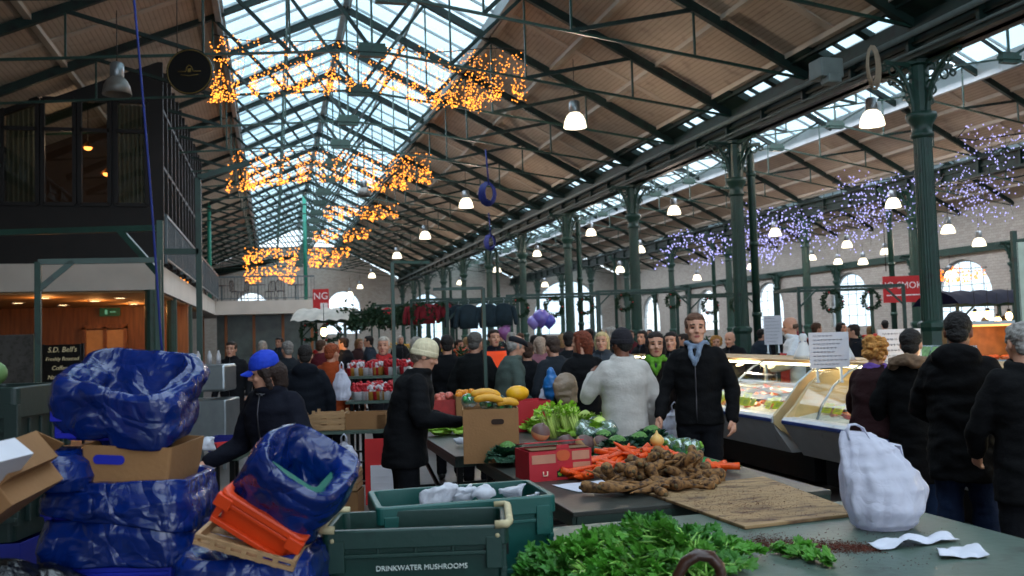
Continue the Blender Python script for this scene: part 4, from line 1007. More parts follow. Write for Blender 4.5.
crate('teal green crate holding white bags behind the lettered crate', (q.x, q.y, .685), (0, 0, -.02), .70, .40, .33, '#0a4d47', None, None, worn=True)
def wbag(label, loc, sz, seed, hexc='#d9dae2', name='white_bag'):
    m = MB(); m.ell((0, 0, 0), (sz, sz*.7, sz*.6), 14); m.ell((sz*.6, 0, sz*.3), (sz*.5, sz*.4, sz*.5), 12); m.ell((-sz*.7, 0, sz*.1), (sz*.6, sz*.4, sz*.35), 12)
    me = remesh(m, .008, 2)
    for v in me.vertices: v.co = crumple(v.co*.85, seed, .034, 11)
    me.polygons.foreach_set('use_smooth', [True]*len(me.polygons))
    o = link(name, me, mat('film_white', hexc, .35, var=.05, bump=.3, bscale=30, trans=.35), None); o.location = loc; return tag(o, label, 'bag')
wbag('white plastic bag hanging over the teal crate rim, leftmost of three', at(438, 497, 3.52), .075, 1)
wbag('white plastic bag stretched along the teal crate rim, middle of three', at(462, 493, 3.6), .07, 2)
wbag('small white plastic bag on the teal crate rim, rightmost of the row', at(482, 494, 3.55), .045, 6)
wbag('bunched white bag in the teal crate beside the green leaves', at(512, 492, 3.62), .06, 3)
wbag('small knotted white bag at the right corner of the teal crate', at(530, 497, 3.58), .045, 4)
# ---- market tables
GTOP = mat('worn_green_tabletop', '#47584f', .42, var=.15, scale=3, dirt='#2c332d', dirtamt=.42, bump=.1, bscale=30, spec=.5)
DTOP = mat('dark_worn_tabletop', '#2e302b', .45, var=.25, scale=3, dirt='#4a4d44', dirtamt=.4, bump=.1)
def table(label, x0, x1, y0, y1, top, z=.8):
    t = thing('market_table', label, 'table', ((x0+x1)/2, (y0+y1)/2, 0)); w, d = x1-x0, y1-y0
    m = MB(); m.box((0, 0, z-.012), (w, d, .024)); m.build('tabletop', top, t, bevel=.004)
    m = MB(); [m.box((s*(w/2-.02), 0, z-.05), (.04, d-.02, .055)) for s in (-1, 1)]; [m.box((0, s*(d/2-.02), z-.05), (w-.04, .04, .055)) for s in (-1, 1)]; m.build('frame', mat('green_edge_steel', '#20332c', .5), t)
    for sx in (-1, 1):
        for sy in (-1, 1): m = MB(); m.box((sx*(w/2-.06), sy*(d/2-.15), (z-.07)/2), (.04, .04, z-.07)); m.build('leg', mat('black_steel', '#0c0e0e'), t)
    for sy in (-1, 1):
        m = MB(); m.bar((-(w/2-.06), sy*(d/2-.15), .25), (w/2-.06, sy*(d/2-.15), .25), .03); m.build('stretcher', mat('black_steel', '#0c0e0e'), t)
    m = MB(); m.bar((-(w/2-.06), -(d/2-.15), .25), (-(w/2-.06), d/2-.15, .65), .025); m.build('brace', mat('black_steel', '#0c0e0e'), t)
    return t
table('near green topped table under the leaves and white carrier bag', .90, 2.79, 1.7, 3.72, GTOP)
table('dark table carrying the carrots, red carton and cardboard box', 1.35, 2.75, 3.98, 6.05, DTOP)
table('far vegetable table beyond the cardboard box', 1.22, 2.45, 6.12, 8.4, DTOP)
TZ = .8
# plywood board
cs = [onz(644, 494, TZ), onz(745, 530, TZ), onz(862, 516, TZ), onz(764, 479, TZ)]
m = MB(); m.add([c+V((0, 0, .001)) for c in cs]+[c+V((0, 0, .016)) for c in cs], [(3, 2, 1, 0), (4, 5, 6, 7), (0, 1, 5, 4), (1, 2, 6, 5), (2, 3, 7, 6), (3, 0, 4, 7)])
tag(m.build('plywood_board', mat('soiled_plywood', '#8f7350', .7, var=.2, scale=3, dirt='#4a3020', dirtamt=.5, bump=.15, stretch=(1, 3, 1)), bevel=.003), 'soil stained plywood board lying across the near tables', 'board')
def scatter(name, label, pts, r0, r1, mt, seed, flat=.5):
    rg = random.Random(seed); m = MB()
    for p in pts:
        r = rg.uniform(r0, r1); v = [V((rg.uniform(-r, r), rg.uniform(-r, r), rg.uniform(0, r*flat*2))) for _ in range(5)]
        m.add([p+k for k in v], [(0, 1, 2), (0, 2, 3), (0, 3, 4), (1, 2, 4), (2, 3, 4), (0, 1, 4)])
    return tag(m.build(name, mt), label, 'soil', None, 'stuff')
rg = random.Random(3); P = []
for i in range(7000):
    t_ = rg.random(); a = onz(752+t_*125+rg.gauss(0, 6), 543+t_*6+rg.gauss(0, 4.5)*(1-.5*t_), TZ); P.append(a)
for i in range(500): P.append(onz(700+rg.random()*260, rg.uniform(528, 570), TZ))
P = [p for p in P if .92 < p.x < 2.77 and p.y < 3.7]
SOIL = mat('dark_red_soil', '#57291b', .95, var=.35, scale=60)
scatter('soil_crumbs', 'dark red brown soil scattered on the near green table', P, .0012, .0045, SOIL, 1)
P = [onz(rg.gauss(735, 45), rg.gauss(503, 10), TZ+.017) for _ in range(4000)]
P = [p for p in P if 0 < (lambda q: 1)(p)]
inb = lambda p: all(((cs[(i+1) % 4]-cs[i]).cross(p-cs[i])).z > .005 for i in range(4))
scatter('soil_crumbs', 'brown soil crumbs on the plywood board', [p for p in P if inb(p)], .001, .0035, SOIL, 2)
# big white carrier bag
def carrier(label, loc, rotz, H, rows, seed, hexc='#dcdcea', handle=None, name='carrier_bag'):
    t = thing(name, label, 'bag', loc, rotz); m = MB(); n = 72
    def fn(u, v):
        f = v*(len(rows)-1); i = min(int(f), len(rows)-2); f -= i; f2 = f*f*(3-2*f)
        z, x0, x1, dy = [rows[i][q]*(1-f2)+rows[i+1][q]*f2 for q in range(4)]; z = rows[i][0]*(1-f)+rows[i+1][0]*f
        a = 2*PI*u; c, s_ = math.cos(a), math.sin(a); fold = 1+.06*math.sin(a*7+z*9)*min(1, z/.15)*.8+.035*math.sin(a*13-z*20)
        p = V(((x0+x1)/2+(x1-x0)/2*c*fold, dy*s_*fold, z))
        p = p+noise.noise_vector(p*9+V((seed, 0, 0)))*.016*min(1, z*12); r = 1-abs(noise.noise(V((p.x*14, p.y*14, p.z*5))+V((seed, 1, 0))))*2
        p += V((c, s_, 0))*r*.006; p = crumple(p, seed, .006*min(1, z*12), 9); p.z = max(p.z, .001); return p
    m.grid(n, 50, fn, cu=True); k = len(m.v)
    m.add([v.copy() for v in m.v[0:n*50:50]], [tuple(range(n))])
    new = 'carrier_plastic' not in MATS; pm = mat('carrier_plastic', hexc, .32, var=.04, scale=5, trans=.38)
    if new: crease(pm, 10, .3)
    m.build('bag', pm, t)
    if handle:
        for h in handle:
            m = MB(); m.tube(h, [.028]+[.020]*(len(h)-2)+[.028], 8, flat=.25); m.jit(.006, 20, seed); m.build('handle', pm, t)
    return t
p = onz(901, 533, TZ); kx = p.y/1.0
carrier('large stuffed white carrier bag standing on the near green table', (p.x, p.y+.10, TZ+.001), rz, .47,
        [(z*.93, a*.9, b*.9, y*.9) for z, a, b, y in ((0, -.12, .12, .08), (.03, -.145, .145, .11), (.09, -.17, .18, .135), (.17, -.182, .192, .13), (.23, -.185, .165, .11), (.28, -.182, .13, .085), (.335, -.18, .085, .055), (.38, -.172, .03, .03), (.41, -.165, -.02, .016), (.43, -.16, -.045, .008))], 3,
        handle=[[V(q)*.92 for q in ((-.145, 0, .40), (-.15, .0, .44), (-.135, 0, .465), (-.105, 0, .468), (-.075, 0, .45), (-.055, 0, .40))], [V(q)*.91 for q in ((.035, .01, .34), (.06, .015, .372), (.09, .015, .368), (.10, .015, .31))]])
# crumpled paper
def paper(label, quad, seed, z=TZ+.004, amp=.012, hexc='#c9cad6', name='paper_sheet'):
    m = MB(); a, b, c, d = [V(q) for q in quad]
    def fn(u, v):
        p = a.lerp(b, u).lerp(d.lerp(c, u), v); n = noise.noise(p*9+V((seed, 0, 0))); p.z = z+amp*(abs(n)*2.2+.25*abs(noise.noise(p*30))); return p
    m.grid(28, 18, fn); o = m.build(name, mat('paper'+hexc, hexc, .7, var=.04)); sd = o.modifiers.new('s', 'SOLIDIFY'); sd.thickness = .001; return tag(o, label, 'paper')
G = lambda x, y: onz(x, y, TZ)
paper('crumpled strip of white paper beside the carrier bag', [G(868, 546), G(880, 552), G(960, 542), G(945, 536)], 2, amp=.02)
paper('torn white paper lying at the right end of the near table', [G(936, 553), G(940, 560), G(990, 559), G(975, 546)], 5, amp=.018)
paper('flat sheet of white paper poking out under the parsnips', [G(552, 486), G(578, 493), G(622, 487), G(608, 481)], 9, amp=.004)
# ---- cartons on the tables
p = onz(497, 463, TZ); H1 = .355; yb = p.y+.16
t = carton('tall brown cardboard box full of fruit on the dark table', (p.x, yb, TZ), (0, 0, R(-12)), .37, .30, H1, TAN, False)
m = MB(); rloft(m, [(-.003, .085, .035), (.003, .085, .035)], .016, 5); m.xf(Matrix.Rotation(R(90), 4, 'X')); m.v = [v+V((.045, -.152, H1-.085)) for v in m.v]; m.build('hand_hole', mat('brown_gap', '#2a180e', .8), t)
box_c = V((p.x, yb, TZ+H1))
RED = mat('red_carton', '#b5202c', .5, var=.08, scale=6)
p = onz(560, 480, TZ); t = thing('red_carton', 'red printed produce carton on the dark table beside the carrots', 'box', (p.x, p.y+.12, TZ), R(4))
W_, D_, H_ = .39, .24, .20
m = MB(); rloft(m, [(0, W_, D_), (H_-.03, W_, D_), (H_-.03, W_-.01, D_-.01), (.006, W_-.01, D_-.01)], .002, 1); m.build('body', RED, t)
m = MB(); m.box((0, .04, H_), (W_*.96, D_*.62, .006), (R(-8), 0, 0)); m.prism([(-.03, H_-.03), (.06, H_-.03), (.05, H_+.0), (-.02, H_+.0)], -D_/2, -D_/2+.004); m.build('lid', RED, t)
m = MB(); m.box((0, -.06, H_-.022), (W_*.92, .12, .004)); m.build('inner_flap', mat('card_inner', '#7a5a40', .8), t)
PR = mat('tan_print', '#b98066', .6)
for x, z, w, h in ((-.105, .125, .145, .05), (.125, .135, .11, .05), (.13, .075, .11, .04)):
    m = MB(); m.box((x, -D_/2-.001, z), (w, .003, h)); m.build('print_panel', PR, t)
m = MB(); m.tube([(-.11, -D_/2-.002, .055), (-.11, -D_/2-.002, .03), (-.085, -D_/2-.002, .03), (-.085, -D_/2-.002, .055)], .005, 4); m.build('print_mark', mat('cream_print', '#d9b8a0', .6), t)
m = MB(); rloft(m, [(-.002, .085, .06), (.002, .085, .06)], .03, 5); m.xf(Matrix.Rotation(R(90), 4, 'X')); m.v = [v+V((.015, -D_/2-.002, .14)) for v in m.v]; m.build('emblem', mat('orange_print', '#c2552a', .6), t)
m = MB(); m.box((.01, -D_/2-.001, .035), (.07, .004, .035)); m.build('window_hole', mat('dark_gap', '#1a2a10', .8), t); m = MB(); [m.ell((x, -D_/2, .035), (.016, .006, .014), 10) for x in (-.008, .028)]; m.build('greens_inside', mat('leaf_bright', '#6f9e2c', .5), t)
red_top = V((p.x, p.y+.12, TZ+H_))
# ================================================================ vegetables
def noisy(m, a, s, seed=0): m.v = [v+v.normalized()*noise.noise(v*s+V((seed, seed, 0)))*a for v in m.v]; return m
def mk(kind, i):
    m = MB(); rg = random.Random(i*17+5)
    if kind == 'carrot':
        L = rg.uniform(.16, .21); r = rg.uniform(.017, .023); b = rg.uniform(-.015, .015)
        rr = [(.0, .35), (.004, .8), (.012, 1.0), (.3, .95), (.6, .78), (.85, .5), (.95, .3), (1, .06)]
        m.tube([(L*(q-.5), b*math.sin(q*PI), 0) for q, _ in rr], [r*k*(1+rg.uniform(-.05, .05)) for _, k in rr], 10)
        me = [m, MB()]; me[1].tube([(-L*.5-.008, 0, 0), (-L*.5+.002, 0, 0)], .005, 6); return me
    if kind == 'parsnip':
        L = rg.uniform(.22, .29); r = rg.uniform(.026, .034); b = rg.uniform(-.02, .02)
        rr = [(.0, .45), (.02, .85), (.08, 1.0), (.25, .9), (.45, .66), (.65, .4), (.85, .2), (1, .05)]
        m.tube([(L*(q-.5), b*math.sin(q*PI)+.01*math.sin(q*8), .006*math.cos(q*7)) for q, _ in rr], [r*k*(1+rg.uniform(-.1, .1)) for _, k in rr], 12); noisy(m, .004, 60, i)
        c = MB(); c.tube([(-L*.5-.010, 0, 0), (-L*.5+.006, 0, 0)], [.008, .014], 8); return [m, c]
CAR = mat('carrot_orange', '#d94c10', .45, var=.18, scale=25, stretch=(8, 1, 1)); STEM = mat('stem_green', '#5f6a2a', .7)
CRW = mat('parsnip_crown', '#54452a', .8)
PAR = mat('muddy_parsnip', '#8a6238', .8, var=.3, scale=14, dirt='#2f1c12', dirtamt=.55, bump=.4, bscale=50)
def heap(kind, mats_, partnames, cat, lab, group, n, place, cn=5):
    protos = []
    for i in range(min(cn, n)):
        ms = mk(kind, i); t = thing(kind, lab, cat, (0, 0, 0), 0, group)
        for mm, pn, mt in zip(ms, partnames, mats_): mm.build(pn, mt, t)
        protos.append(t)
    for i in range(n):
        loc, rot = place(i); t = protos[i] if i < len(protos) else dup(protos[i % len(protos)])
        t.location = loc; t.rotation_euler = rot
def in_heap(px, py, rx, ry, hz, rg, dz=.02, tilt=.35, face=None, p=1.0):
    """heap over an ellipse centred at a table point; rx, ry in metres"""
    c = onz(px, py, TZ)
    def f(i):
        a = rg.uniform(0, 2*PI); r = math.sqrt(rg.random()); x = math.cos(a)*r*rx; y = math.sin(a)*r*ry
        z = TZ+dz+hz*(1-r*r)*(rg.random()**.45)
        yaw = rg.uniform(0, 2*PI) if face is None else R(face)+rg.gauss(0, .5)
        return V((c.x+x, c.y+y, z)), (rg.uniform(-.3, .3), rg.gauss(.0, tilt), yaw)
    return f
rg = random.Random(8)
heap('carrot', (CAR, STEM), ('root', 'stem_stub'), 'carrot', 'bright orange carrot in the heap behind the parsnips', 'carrots heaped on the dark table', 95, in_heap(640, 468, .30, .22, .13, rg, .018, .2), 5)
rg = random.Random(9)
heap('carrot', (CAR, STEM), ('root', 'stem_stub'), 'carrot', 'orange carrot at the right end of the muddy heap', 'carrots at the right end of the heap', 9, in_heap(706, 472, .15, .08, .03, rg, .018, .1), 3)
heap('carrot', (CAR, STEM), ('root', 'stem_stub'), 'carrot', 'orange carrot lying against the red carton', 'carrots beside the red carton', 9, in_heap(548+35, 478, .10, .07, .05, rg, .018, .15), 3)
rg = random.Random(10)
heap('parsnip', (PAR, CRW), ('root', 'crown'), 'parsnip', 'muddy brown parsnip in the heap before the carrots', 'muddy parsnips heaped before the carrots', 52, in_heap(662, 486, .33, .12, .13, rg, .028, .35), 6)
heap('parsnip', (PAR, CRW), ('root', 'crown'), 'parsnip', 'muddy parsnip at the front edge of the heap', 'muddy parsnips along the front of the heap', 16, in_heap(658, 493, .36, .07, .03, rg, .03, .1), 4)
# leafy heads
def head_leaves(label, name, cat, loc, r, cols, n=26, seed=0, openness=.6, core=True, group=None, frill=.12):
    rg = random.Random(seed); t = thing(name, label, cat, loc, rg.uniform(0, 6), group)
    if core: m = MB(); m.ell((0, 0, r*.95), (r*.62, r*.62, r*.62), 18); noisy(m, r*.06, 10/r*.2, seed); m.build('heart', cols[1], t)
    lv = MB()
    for i in range(n):
        a = i*2.4+rg.uniform(-.2, .2); q = i/n; tilt = openness*(.15+1.55*q); L = r*(1.25+.35*q); Wd = r*(.62+.25*q)
        def fn(u, v):
            s_ = (u-.5)*2; w = Wd*math.sin(min(1, v*1.15+.12)*PI*.55)**.6*(1-.35*max(0, v-.6)/.4); th = tilt*v*1.5
            x = s_*w; y = r*.25+L*math.sin(th)*.75*v**.4; z = r*.1+L*v*math.cos(th*.8)*.95
            y += .16*r*s_*s_*(-1)*(1-v*.6); e = abs(s_)**3+v**4
            p = V((x, y, z))+V((0, 1, .4))*frill*r*e*math.sin(s_*9+v*11+i)
            return Matrix.Rotation(a, 3, 'Z') @ p
        lv.grid(9, 8, fn, m=0)
    lv.v = [V((v.x, v.y, max(.003, v.z))) for v in lv.v]
    lv.build('leaves', cols[0], t); return t
SAV = (mat('savoy_outer_leaf', '#1f4a33', .5, var=.35, scale=18, bump=.8, bscale=60), mat('savoy_heart', '#55803a', .5, var=.2, scale=18, bump=.8, bscale=50))
LET = (mat('lettuce_leaf', '#8fb83a', .45, var=.25, scale=14, bump=.4, trans=.2), mat('lettuce_heart', '#c5d873', .5))
CEL = (mat('celery_leaf', '#9cc93c', .45, var=.25, scale=14, bump=.4, trans=.2), mat('celery_stalk_pale', '#b9cf6a', .4))
p = onz(507, 465, TZ); head_leaves('dark savoy cabbage leaning on the cardboard box', 'savoy_cabbage', 'cabbage', (p.x, p.y-.02, TZ), .10, SAV, 30, 1, .75)
for k, (px, py, lb) in enumerate(((618, 460, 'large dark savoy cabbage right of the wrapped cauliflowers'), (640, 456, 'dark savoy cabbage just behind the carrot heap'), (604, 453, 'dark savoy cabbage between the swedes and wrapped cauliflowers'), (652, 448, 'rearmost dark savoy cabbage by the pale onion'))):
    p = onz(px, py, TZ); head_leaves(lb, 'savoy_cabbage', 'cabbage', (p.x, p.y, TZ), .105, SAV, 30, 4+k, .75)
for k, (px, py, r) in enumerate(((600, 436, .10), (548, 428, .10), (536, 432, .09), (560, 430, .09), (585, 428, .1), (572, 436, .09), (535, 421, .09), (610, 425, .09), (592, 418, .09))):
    p = onz(px, py, TZ); head_leaves('pale green leafy lettuce among the greens on the far table', 'lettuce', 'lettuce', (p.x, p.y, TZ), r, LET, 18, 20+k, .85, group='lettuces on the far vegetable table', frill=.2)
# upright celery hearts
for k, (px, py) in enumerate(((560, 436), (569, 437), (578, 437), (553, 438))):
    p = onz(px, py, TZ); t = thing('celery', 'upright bunch of bright green celery behind the red carton', 'celery', (p.x, p.y, TZ), 0, 'celery standing behind the red carton', rot=(R(-10), R(-6+9*k), k))
    m = MB(); l = MB(); rg = random.Random(k)
    for i in range(10):
        a = i*2.4; e = V((math.cos(a)*.055, math.sin(a)*.055, .24+rg.uniform(-.03, .03))); m.tube([(math.cos(a)*.02, math.sin(a)*.02, 0), (math.cos(a)*.032, math.sin(a)*.032, .12), e], [.014, .012, .006], 7)
        for j in range(7):
            d = V((rg.uniform(-1, 1), rg.uniform(-1, 1), rg.uniform(-.2, 1))).normalized()*.045; s_ = d.cross(V((0, 0, 1))).normalized()*.022; c = e+V((0, 0, -.02*j*.5))
            l.add([c, c+d*.5+s_, c+d, c+d*.5-s_], [(0, 1, 2, 3)])
    m.build('stalks', CEL[1], t); l.build('leaves', CEL[0], t)
# swedes, onion
SWD = mat('swede_skin', '#b58a5e', .5, var=.2, scale=8); SWT = mat('swede_purple', '#5f4440', .5, var=.2, scale=12)
def swede(label, loc, r, seed, rot=(.3, .2, 0)):
    t = thing('swede', label, 'swede', loc, 0, None, rot=rot); m = MB(); m.rings([(r*z, r*q, r*q) for z, q in ((-.95, .05), (-.85, .28), (-.6, .68), (-.3, .92), (0, 1), (.12, 1.0))], 20, cap=False); m.build('root', SWD, t)
    m = MB(); m.rings([(r*z, r*q, r*q) for z, q in ((.12, 1.0), (.4, .92), (.7, .68), (.88, .38), (.92, .22), (1.05, .16), (1.06, .02))], 20, cap=False); m.build('crown', SWT, t); return t
swede('swede with a dark purple crown perched on the red carton', red_top+V((-.06, .04, .058)), .058, 1)
p = onz(567, 455, TZ); swede('round swede just behind the red carton', (p.x+.03, p.y+.1, TZ+.065), .065, 2)
p = onz(578, 458, TZ); swede('tan swede beside the red carton, in front of the savoys', (p.x+.07, p.y+.06, TZ+.075), .072, 3, (.8, .3, 1))
p = onz(601, 455, TZ); swede('tan swede leaning on the carrot heap', (p.x, p.y, TZ+.07), .065, 4, (.9, -.3, 1))
m = MB(); m.lathe([(0, -.04), (.02, -.037), (.042, -.01), (.044, .008), (.03, .032), (.010, .045), (.004, .065), (0, .066)], n=18); p = at(657, 441, 5.4); tag(m.build('onion', mat('pale_onion', '#d2a65c', .35, var=.15, scale=12, stretch=(1, 1, .3)), None, p), 'pale golden onion on top of the carrot heap', 'onion')
# wrapped cauliflowers
FILM = mat('clear_wrap', '#cfdde0', .15, var=.1, bump=.8, bscale=40, trans=.3, spec=.8)
for k, (px, py, r) in enumerate(((583, 437, .07), (596, 434, .075), (609, 437, .07), (602, 443, .06), (590, 443, .06), (618, 434, .06))):
    p = onz(px, py, TZ); t = thing('cauliflower', 'cauliflower in crinkled clear film behind the savoy cabbages', 'cauliflower', (p.x, p.y, TZ), 0, 'film wrapped cauliflowers')
    m = MB(); rg = random.Random(k)
    for i in range(26): a = i*2.4; q = i/26; m.ell((math.cos(a)*r*.75*math.sqrt(q), math.sin(a)*r*.75*math.sqrt(q), r*(1.5-.5*q)), (r*.22,)*3, 8)
    m.build('florets', mat('curd_white', '#cfd6c2', .6), t)
    m = MB(); m.ell((0, 0, r*.95), (r*1.08, r*1.08, r*.98), 20); noisy(m, .02, 22, k); m.build('film', gmat('clear_film', '#eef6f8', .55, .12, True), t)
    m = MB(); m.ell((0, 0, r*.75), (r*.98, r*.98, r*.75), 16); noisy(m, .015, 22, k+3); m.build('leaves', mat('cauli_leaf', '#6c8f6a', .5, var=.3, scale=20), t)
for k, (px, py) in enumerate(((670, 449), (682, 451), (693, 453))):
    p = onz(px, py+4, TZ); t = thing('sprout_bag', 'clear bag of green sprouts right of the golden onion', 'bag of vegetables', (p.x, p.y, TZ), 0, 'clear bags of sprouts by the onion'); rg = random.Random(k+50)
    m = MB(); [m.ell((rg.uniform(-.05, .05), rg.uniform(-.04, .04), .02+rg.random()*.07), (.016,)*3, 8) for _ in range(26)]; m.build('sprouts', mat('leaf_bright', '#6f9e2c'), t)
    m = MB(); m.ell((0, 0, .055), (.075, .06, .06), 18); noisy(m, .02, 26, k); m.build('film', gmat('clear_film', '#eef6f8', .55, .12, True), t)
# cloth of green artificial grass
m = MB(); a, b, c, d = onz(596, 418, TZ), onz(640, 448, TZ), onz(727, 466, TZ), onz(660, 430, TZ)
a, b, c, d = V((2.0, 6.04, 0)), V((2.0, 5.0, 0)), V((2.72, 5.0, 0)), V((2.72, 6.04, 0))
m.grid(14, 14, lambda u, v: a.lerp(b, u).lerp(d.lerp(c, u), v)+V((0, 0, TZ+.003))); tag(m.build('grass_cloth', mat('green_grass_mat', '#1d8a4a', .9, var=.2, scale=60, bump=.8, bscale=200)), 'bright green artificial grass mat under the rear vegetables', 'mat')
# fruit in the cardboard box
YEL = mat('banana_yellow', '#d69a2a', .45, var=.15, scale=10)
for k, (dx, dy, dz, lb) in enumerate(((-.02, -.06, .05, 'lower yellow squash lying over the cardboard box rim'), (-.03, -.02, .085, 'upper yellow squash lying over the cardboard box rim'), (.11, -.07, .02, 'small yellow squash at the right corner of the cardboard box'))):
    m = MB(); L = .20 if k < 2 else .15; m.tube([(L*(q-.5), .015*math.sin(q*PI), .02*math.sin(q*PI)) for q in (0, .04, .15, .35, .6, .85, .96, 1)], [.008, .018, .024, .026, .027, .024, .014, .005], 12)
    o = m.build('yellow_squash', YEL, None, box_c+V((dx, dy, dz))); o.rotation_euler = (0, .05, R(-14+6*k)); tag(o, lb, 'squash')
rg = random.Random(77); proto = None
for k in range(9):
    loc = box_c+V((rg.uniform(-.14, .12), rg.uniform(-.02, .10), rg.uniform(-.02, .05)))
    if not proto:
        proto = thing('pepper_pack', 'film wrapped pack of green and orange peppers in the cardboard box', 'bag of vegetables', loc, 0, 'wrapped packs in the cardboard box')
        m = MB(); [m.ell((rg.uniform(-.04, .04), rg.uniform(-.03, .03), rg.uniform(-.01, .03)), (.025, .022, .024), 10) for _ in range(8)]; m.build('peppers', mat('pepper_green', '#2f8a4a', .3, var=.4, scale=30), proto)
        m = MB(); m.ell((0, 0, 0), (.07, .055, .045), 14); noisy(m, .02, 26, k); m.build('film', gmat('clear_film', '#eef6f8', .55, .12, True), proto)
    else: dup(proto, loc, rg.uniform(0, 6))
m = MB(); m.box(box_c+V((0, 0, -.10)), (.35, .28, .02), R(-12)); tag(m.build('packing_card', TAN), 'card divider inside the tall cardboard box', 'card')
# crates of fruit on the far table
def fruit_box(label, loc, rot, W, D, H, mt, fruit, fm, n, seed, group, r=.035, text=None):
    t = carton(label, loc, (0, 0, rot), W, D, H, mt, False, 'fruit_box'); rg = random.Random(seed); fr = None
    Mz = Matrix.Rotation(rot, 4, 'Z')
    for k in range(n):
        c = V(loc)+(Mz @ V((rg.uniform(-W/2+r, W/2-r), rg.uniform(-D/2+r, D/2-r), H-.012+rg.random()*.045)))
        if fr is None:
            m = MB(); m.lathe([(0, -.9*r), (.5*r, -.85*r), (.95*r, -.2*r), (r, .15*r), (.8*r, .7*r), (.35*r, .88*r), (.08*r, .75*r), (0, .74*r)], n=14)
            fr = thing(fruit, group[0], fruit, c, 0, group[1]); m.build('skin', fm, fr); m = MB(); m.tube([(0, 0, .7*r), (.1*r, 0, 1.1*r)], .08*r, 5); m.build('stalk', STEM, fr)
        else: dup(fr, c, rot=(rg.uniform(-.6, .6), rg.uniform(-.6, .6), rg.uniform(0, 6)))
        if k == 0: pass
    m = MB(); m.box((0, 0, H-.05), (W-.02, D-.02, .01)); m.build('liner_card', mat('card_inner', '#7a5a40'), t); return t
p = onz(440, 425, TZ)
fb = V((p.x+.02, p.y+.1, TZ))
fruit_box('red and white carton of pink apples beside the man in the cream hat', (fb.x, fb.y, TZ), -.1, .42, .34, .24, mat('dull_red_carton', '#9c2a2a', .6, var=.2, scale=20), 'apple', mat('pink_apple', '#c9685a', .35, var=.3, scale=20), 26, 1, ('pink and cream apple in the red carton by the cream hatted man', 'apples in the red carton'))
p = onz(472, 425, TZ)
fruit_box('tray of oranges on a carton behind the cardboard box', (p.x+.05, p.y+.15, TZ), -.1, .36, .30, .27, TAN, 'orange', mat('orange_peel', '#e08a1e', .4, var=.12, scale=20), 18, 2, ('orange fruit on the tray behind the cardboard box', 'oranges behind the cardboard box'))
p = at(528, 412, 7.3)
carton('red carton under the yellow melon on the far table', (p.x+.12, p.y+.45, TZ), (0, 0, .05), .34, .3, .26, RED, False, 'red_carton')
m = MB(); m.ell((0, 0, 0), (.105, .075, .068), 22); o = m.build('melon', mat('melon_yellow', '#e6a818', .4, var=.12, scale=10), None, V((p.x+.03, p.y+.42, TZ+.26+.066))); tag(o, 'large yellow melon on top of the red carton', 'melon')
for k, (px, py) in enumerate(((437, 436), (448, 434), (459, 435), (443, 429), (455, 429), (466, 431))):
    p = onz(px, py, TZ); head_leaves('green leafy sprout top left of the cardboard box', 'spring_greens', 'greens', (max(1.33, p.x), p.y, TZ), .075, (LET[0], LET[1]), 14, 60+k, .8, group='sprout tops left of the cardboard box')
wbag('crumpled clear bag left of the tall cardboard box', onz(457, 447, TZ)+V((.05, 0, .05)), .07, 9, name='clear_bag')
# ---- heap of parsley and celery leaves on the near table
LF = mat('parsley_leaf', '#4f8c2c', .5, var=.35, scale=10, bump=.3, trans=.25); ST = mat('parsley_stalk', '#7fae4a', .45, var=.15)
LF2 = mat('parsley_leaf_dark', '#3a7428', .5, var=.35, scale=10, bump=.3, trans=.2)
def bunch(label, loc, yaw, L, n, seed, up=.5, spread=.6, lm=LF):
    t = thing('parsley_bunch', label, 'leafy bunch', loc, yaw); rg = random.Random(seed); s = MB(); l = MB()
    for i in range(n):
        a = rg.gauss(0, spread); e = abs(rg.gauss(up, .25)); d = V((math.cos(a)*math.cos(e), math.sin(a)*math.cos(e), math.sin(e)*.8)); LL = L*rg.uniform(.55, 1.1); o = V((rg.uniform(-.02, .02), rg.uniform(-.03, .03), .008))
        mid = o+d*LL*.5+V((0, 0, .02)); end = o+d*LL+V((0, 0, -.025)); end.z = max(.01, end.z); s.tube([o, mid, end], [.0048, .0038, .002], 5)
        for q in range(rg.randint(9, 13)):
            f = rg.uniform(.42, 1.05); c = mid.lerp(end, min(1, f*1.3-.3)) if f > .5 else o.lerp(mid, f*2)
            dd = (d+V((rg.uniform(-1, 1), rg.uniform(-1, 1), rg.uniform(-.5, .7)))).normalized(); sd = dd.cross(V((rg.uniform(-.4, .4), rg.uniform(-.4, .4), 1))).normalized(); nn = sd.cross(dd); z = rg.uniform(.018, .032)
            pts = []
            for k in range(11):
                an = -2.5+5.0*k/10; rr = z*(1 if k % 2 == 0 else .55); pts.append(c+dd*(rr*math.cos(an)+z*.7)+sd*rr*math.sin(an)+nn*(.2*z*math.cos(an*2)))
            pts = [V((v.x, v.y, max(.004, v.z))) for v in pts]; c2 = V((c.x, c.y, max(.004, c.z)))
            l.add([c2]+pts, [(0, k+1, k+2) for k in range(10)])
    s.build('stalks', ST, t); l.build('leaves', lm, t); return t
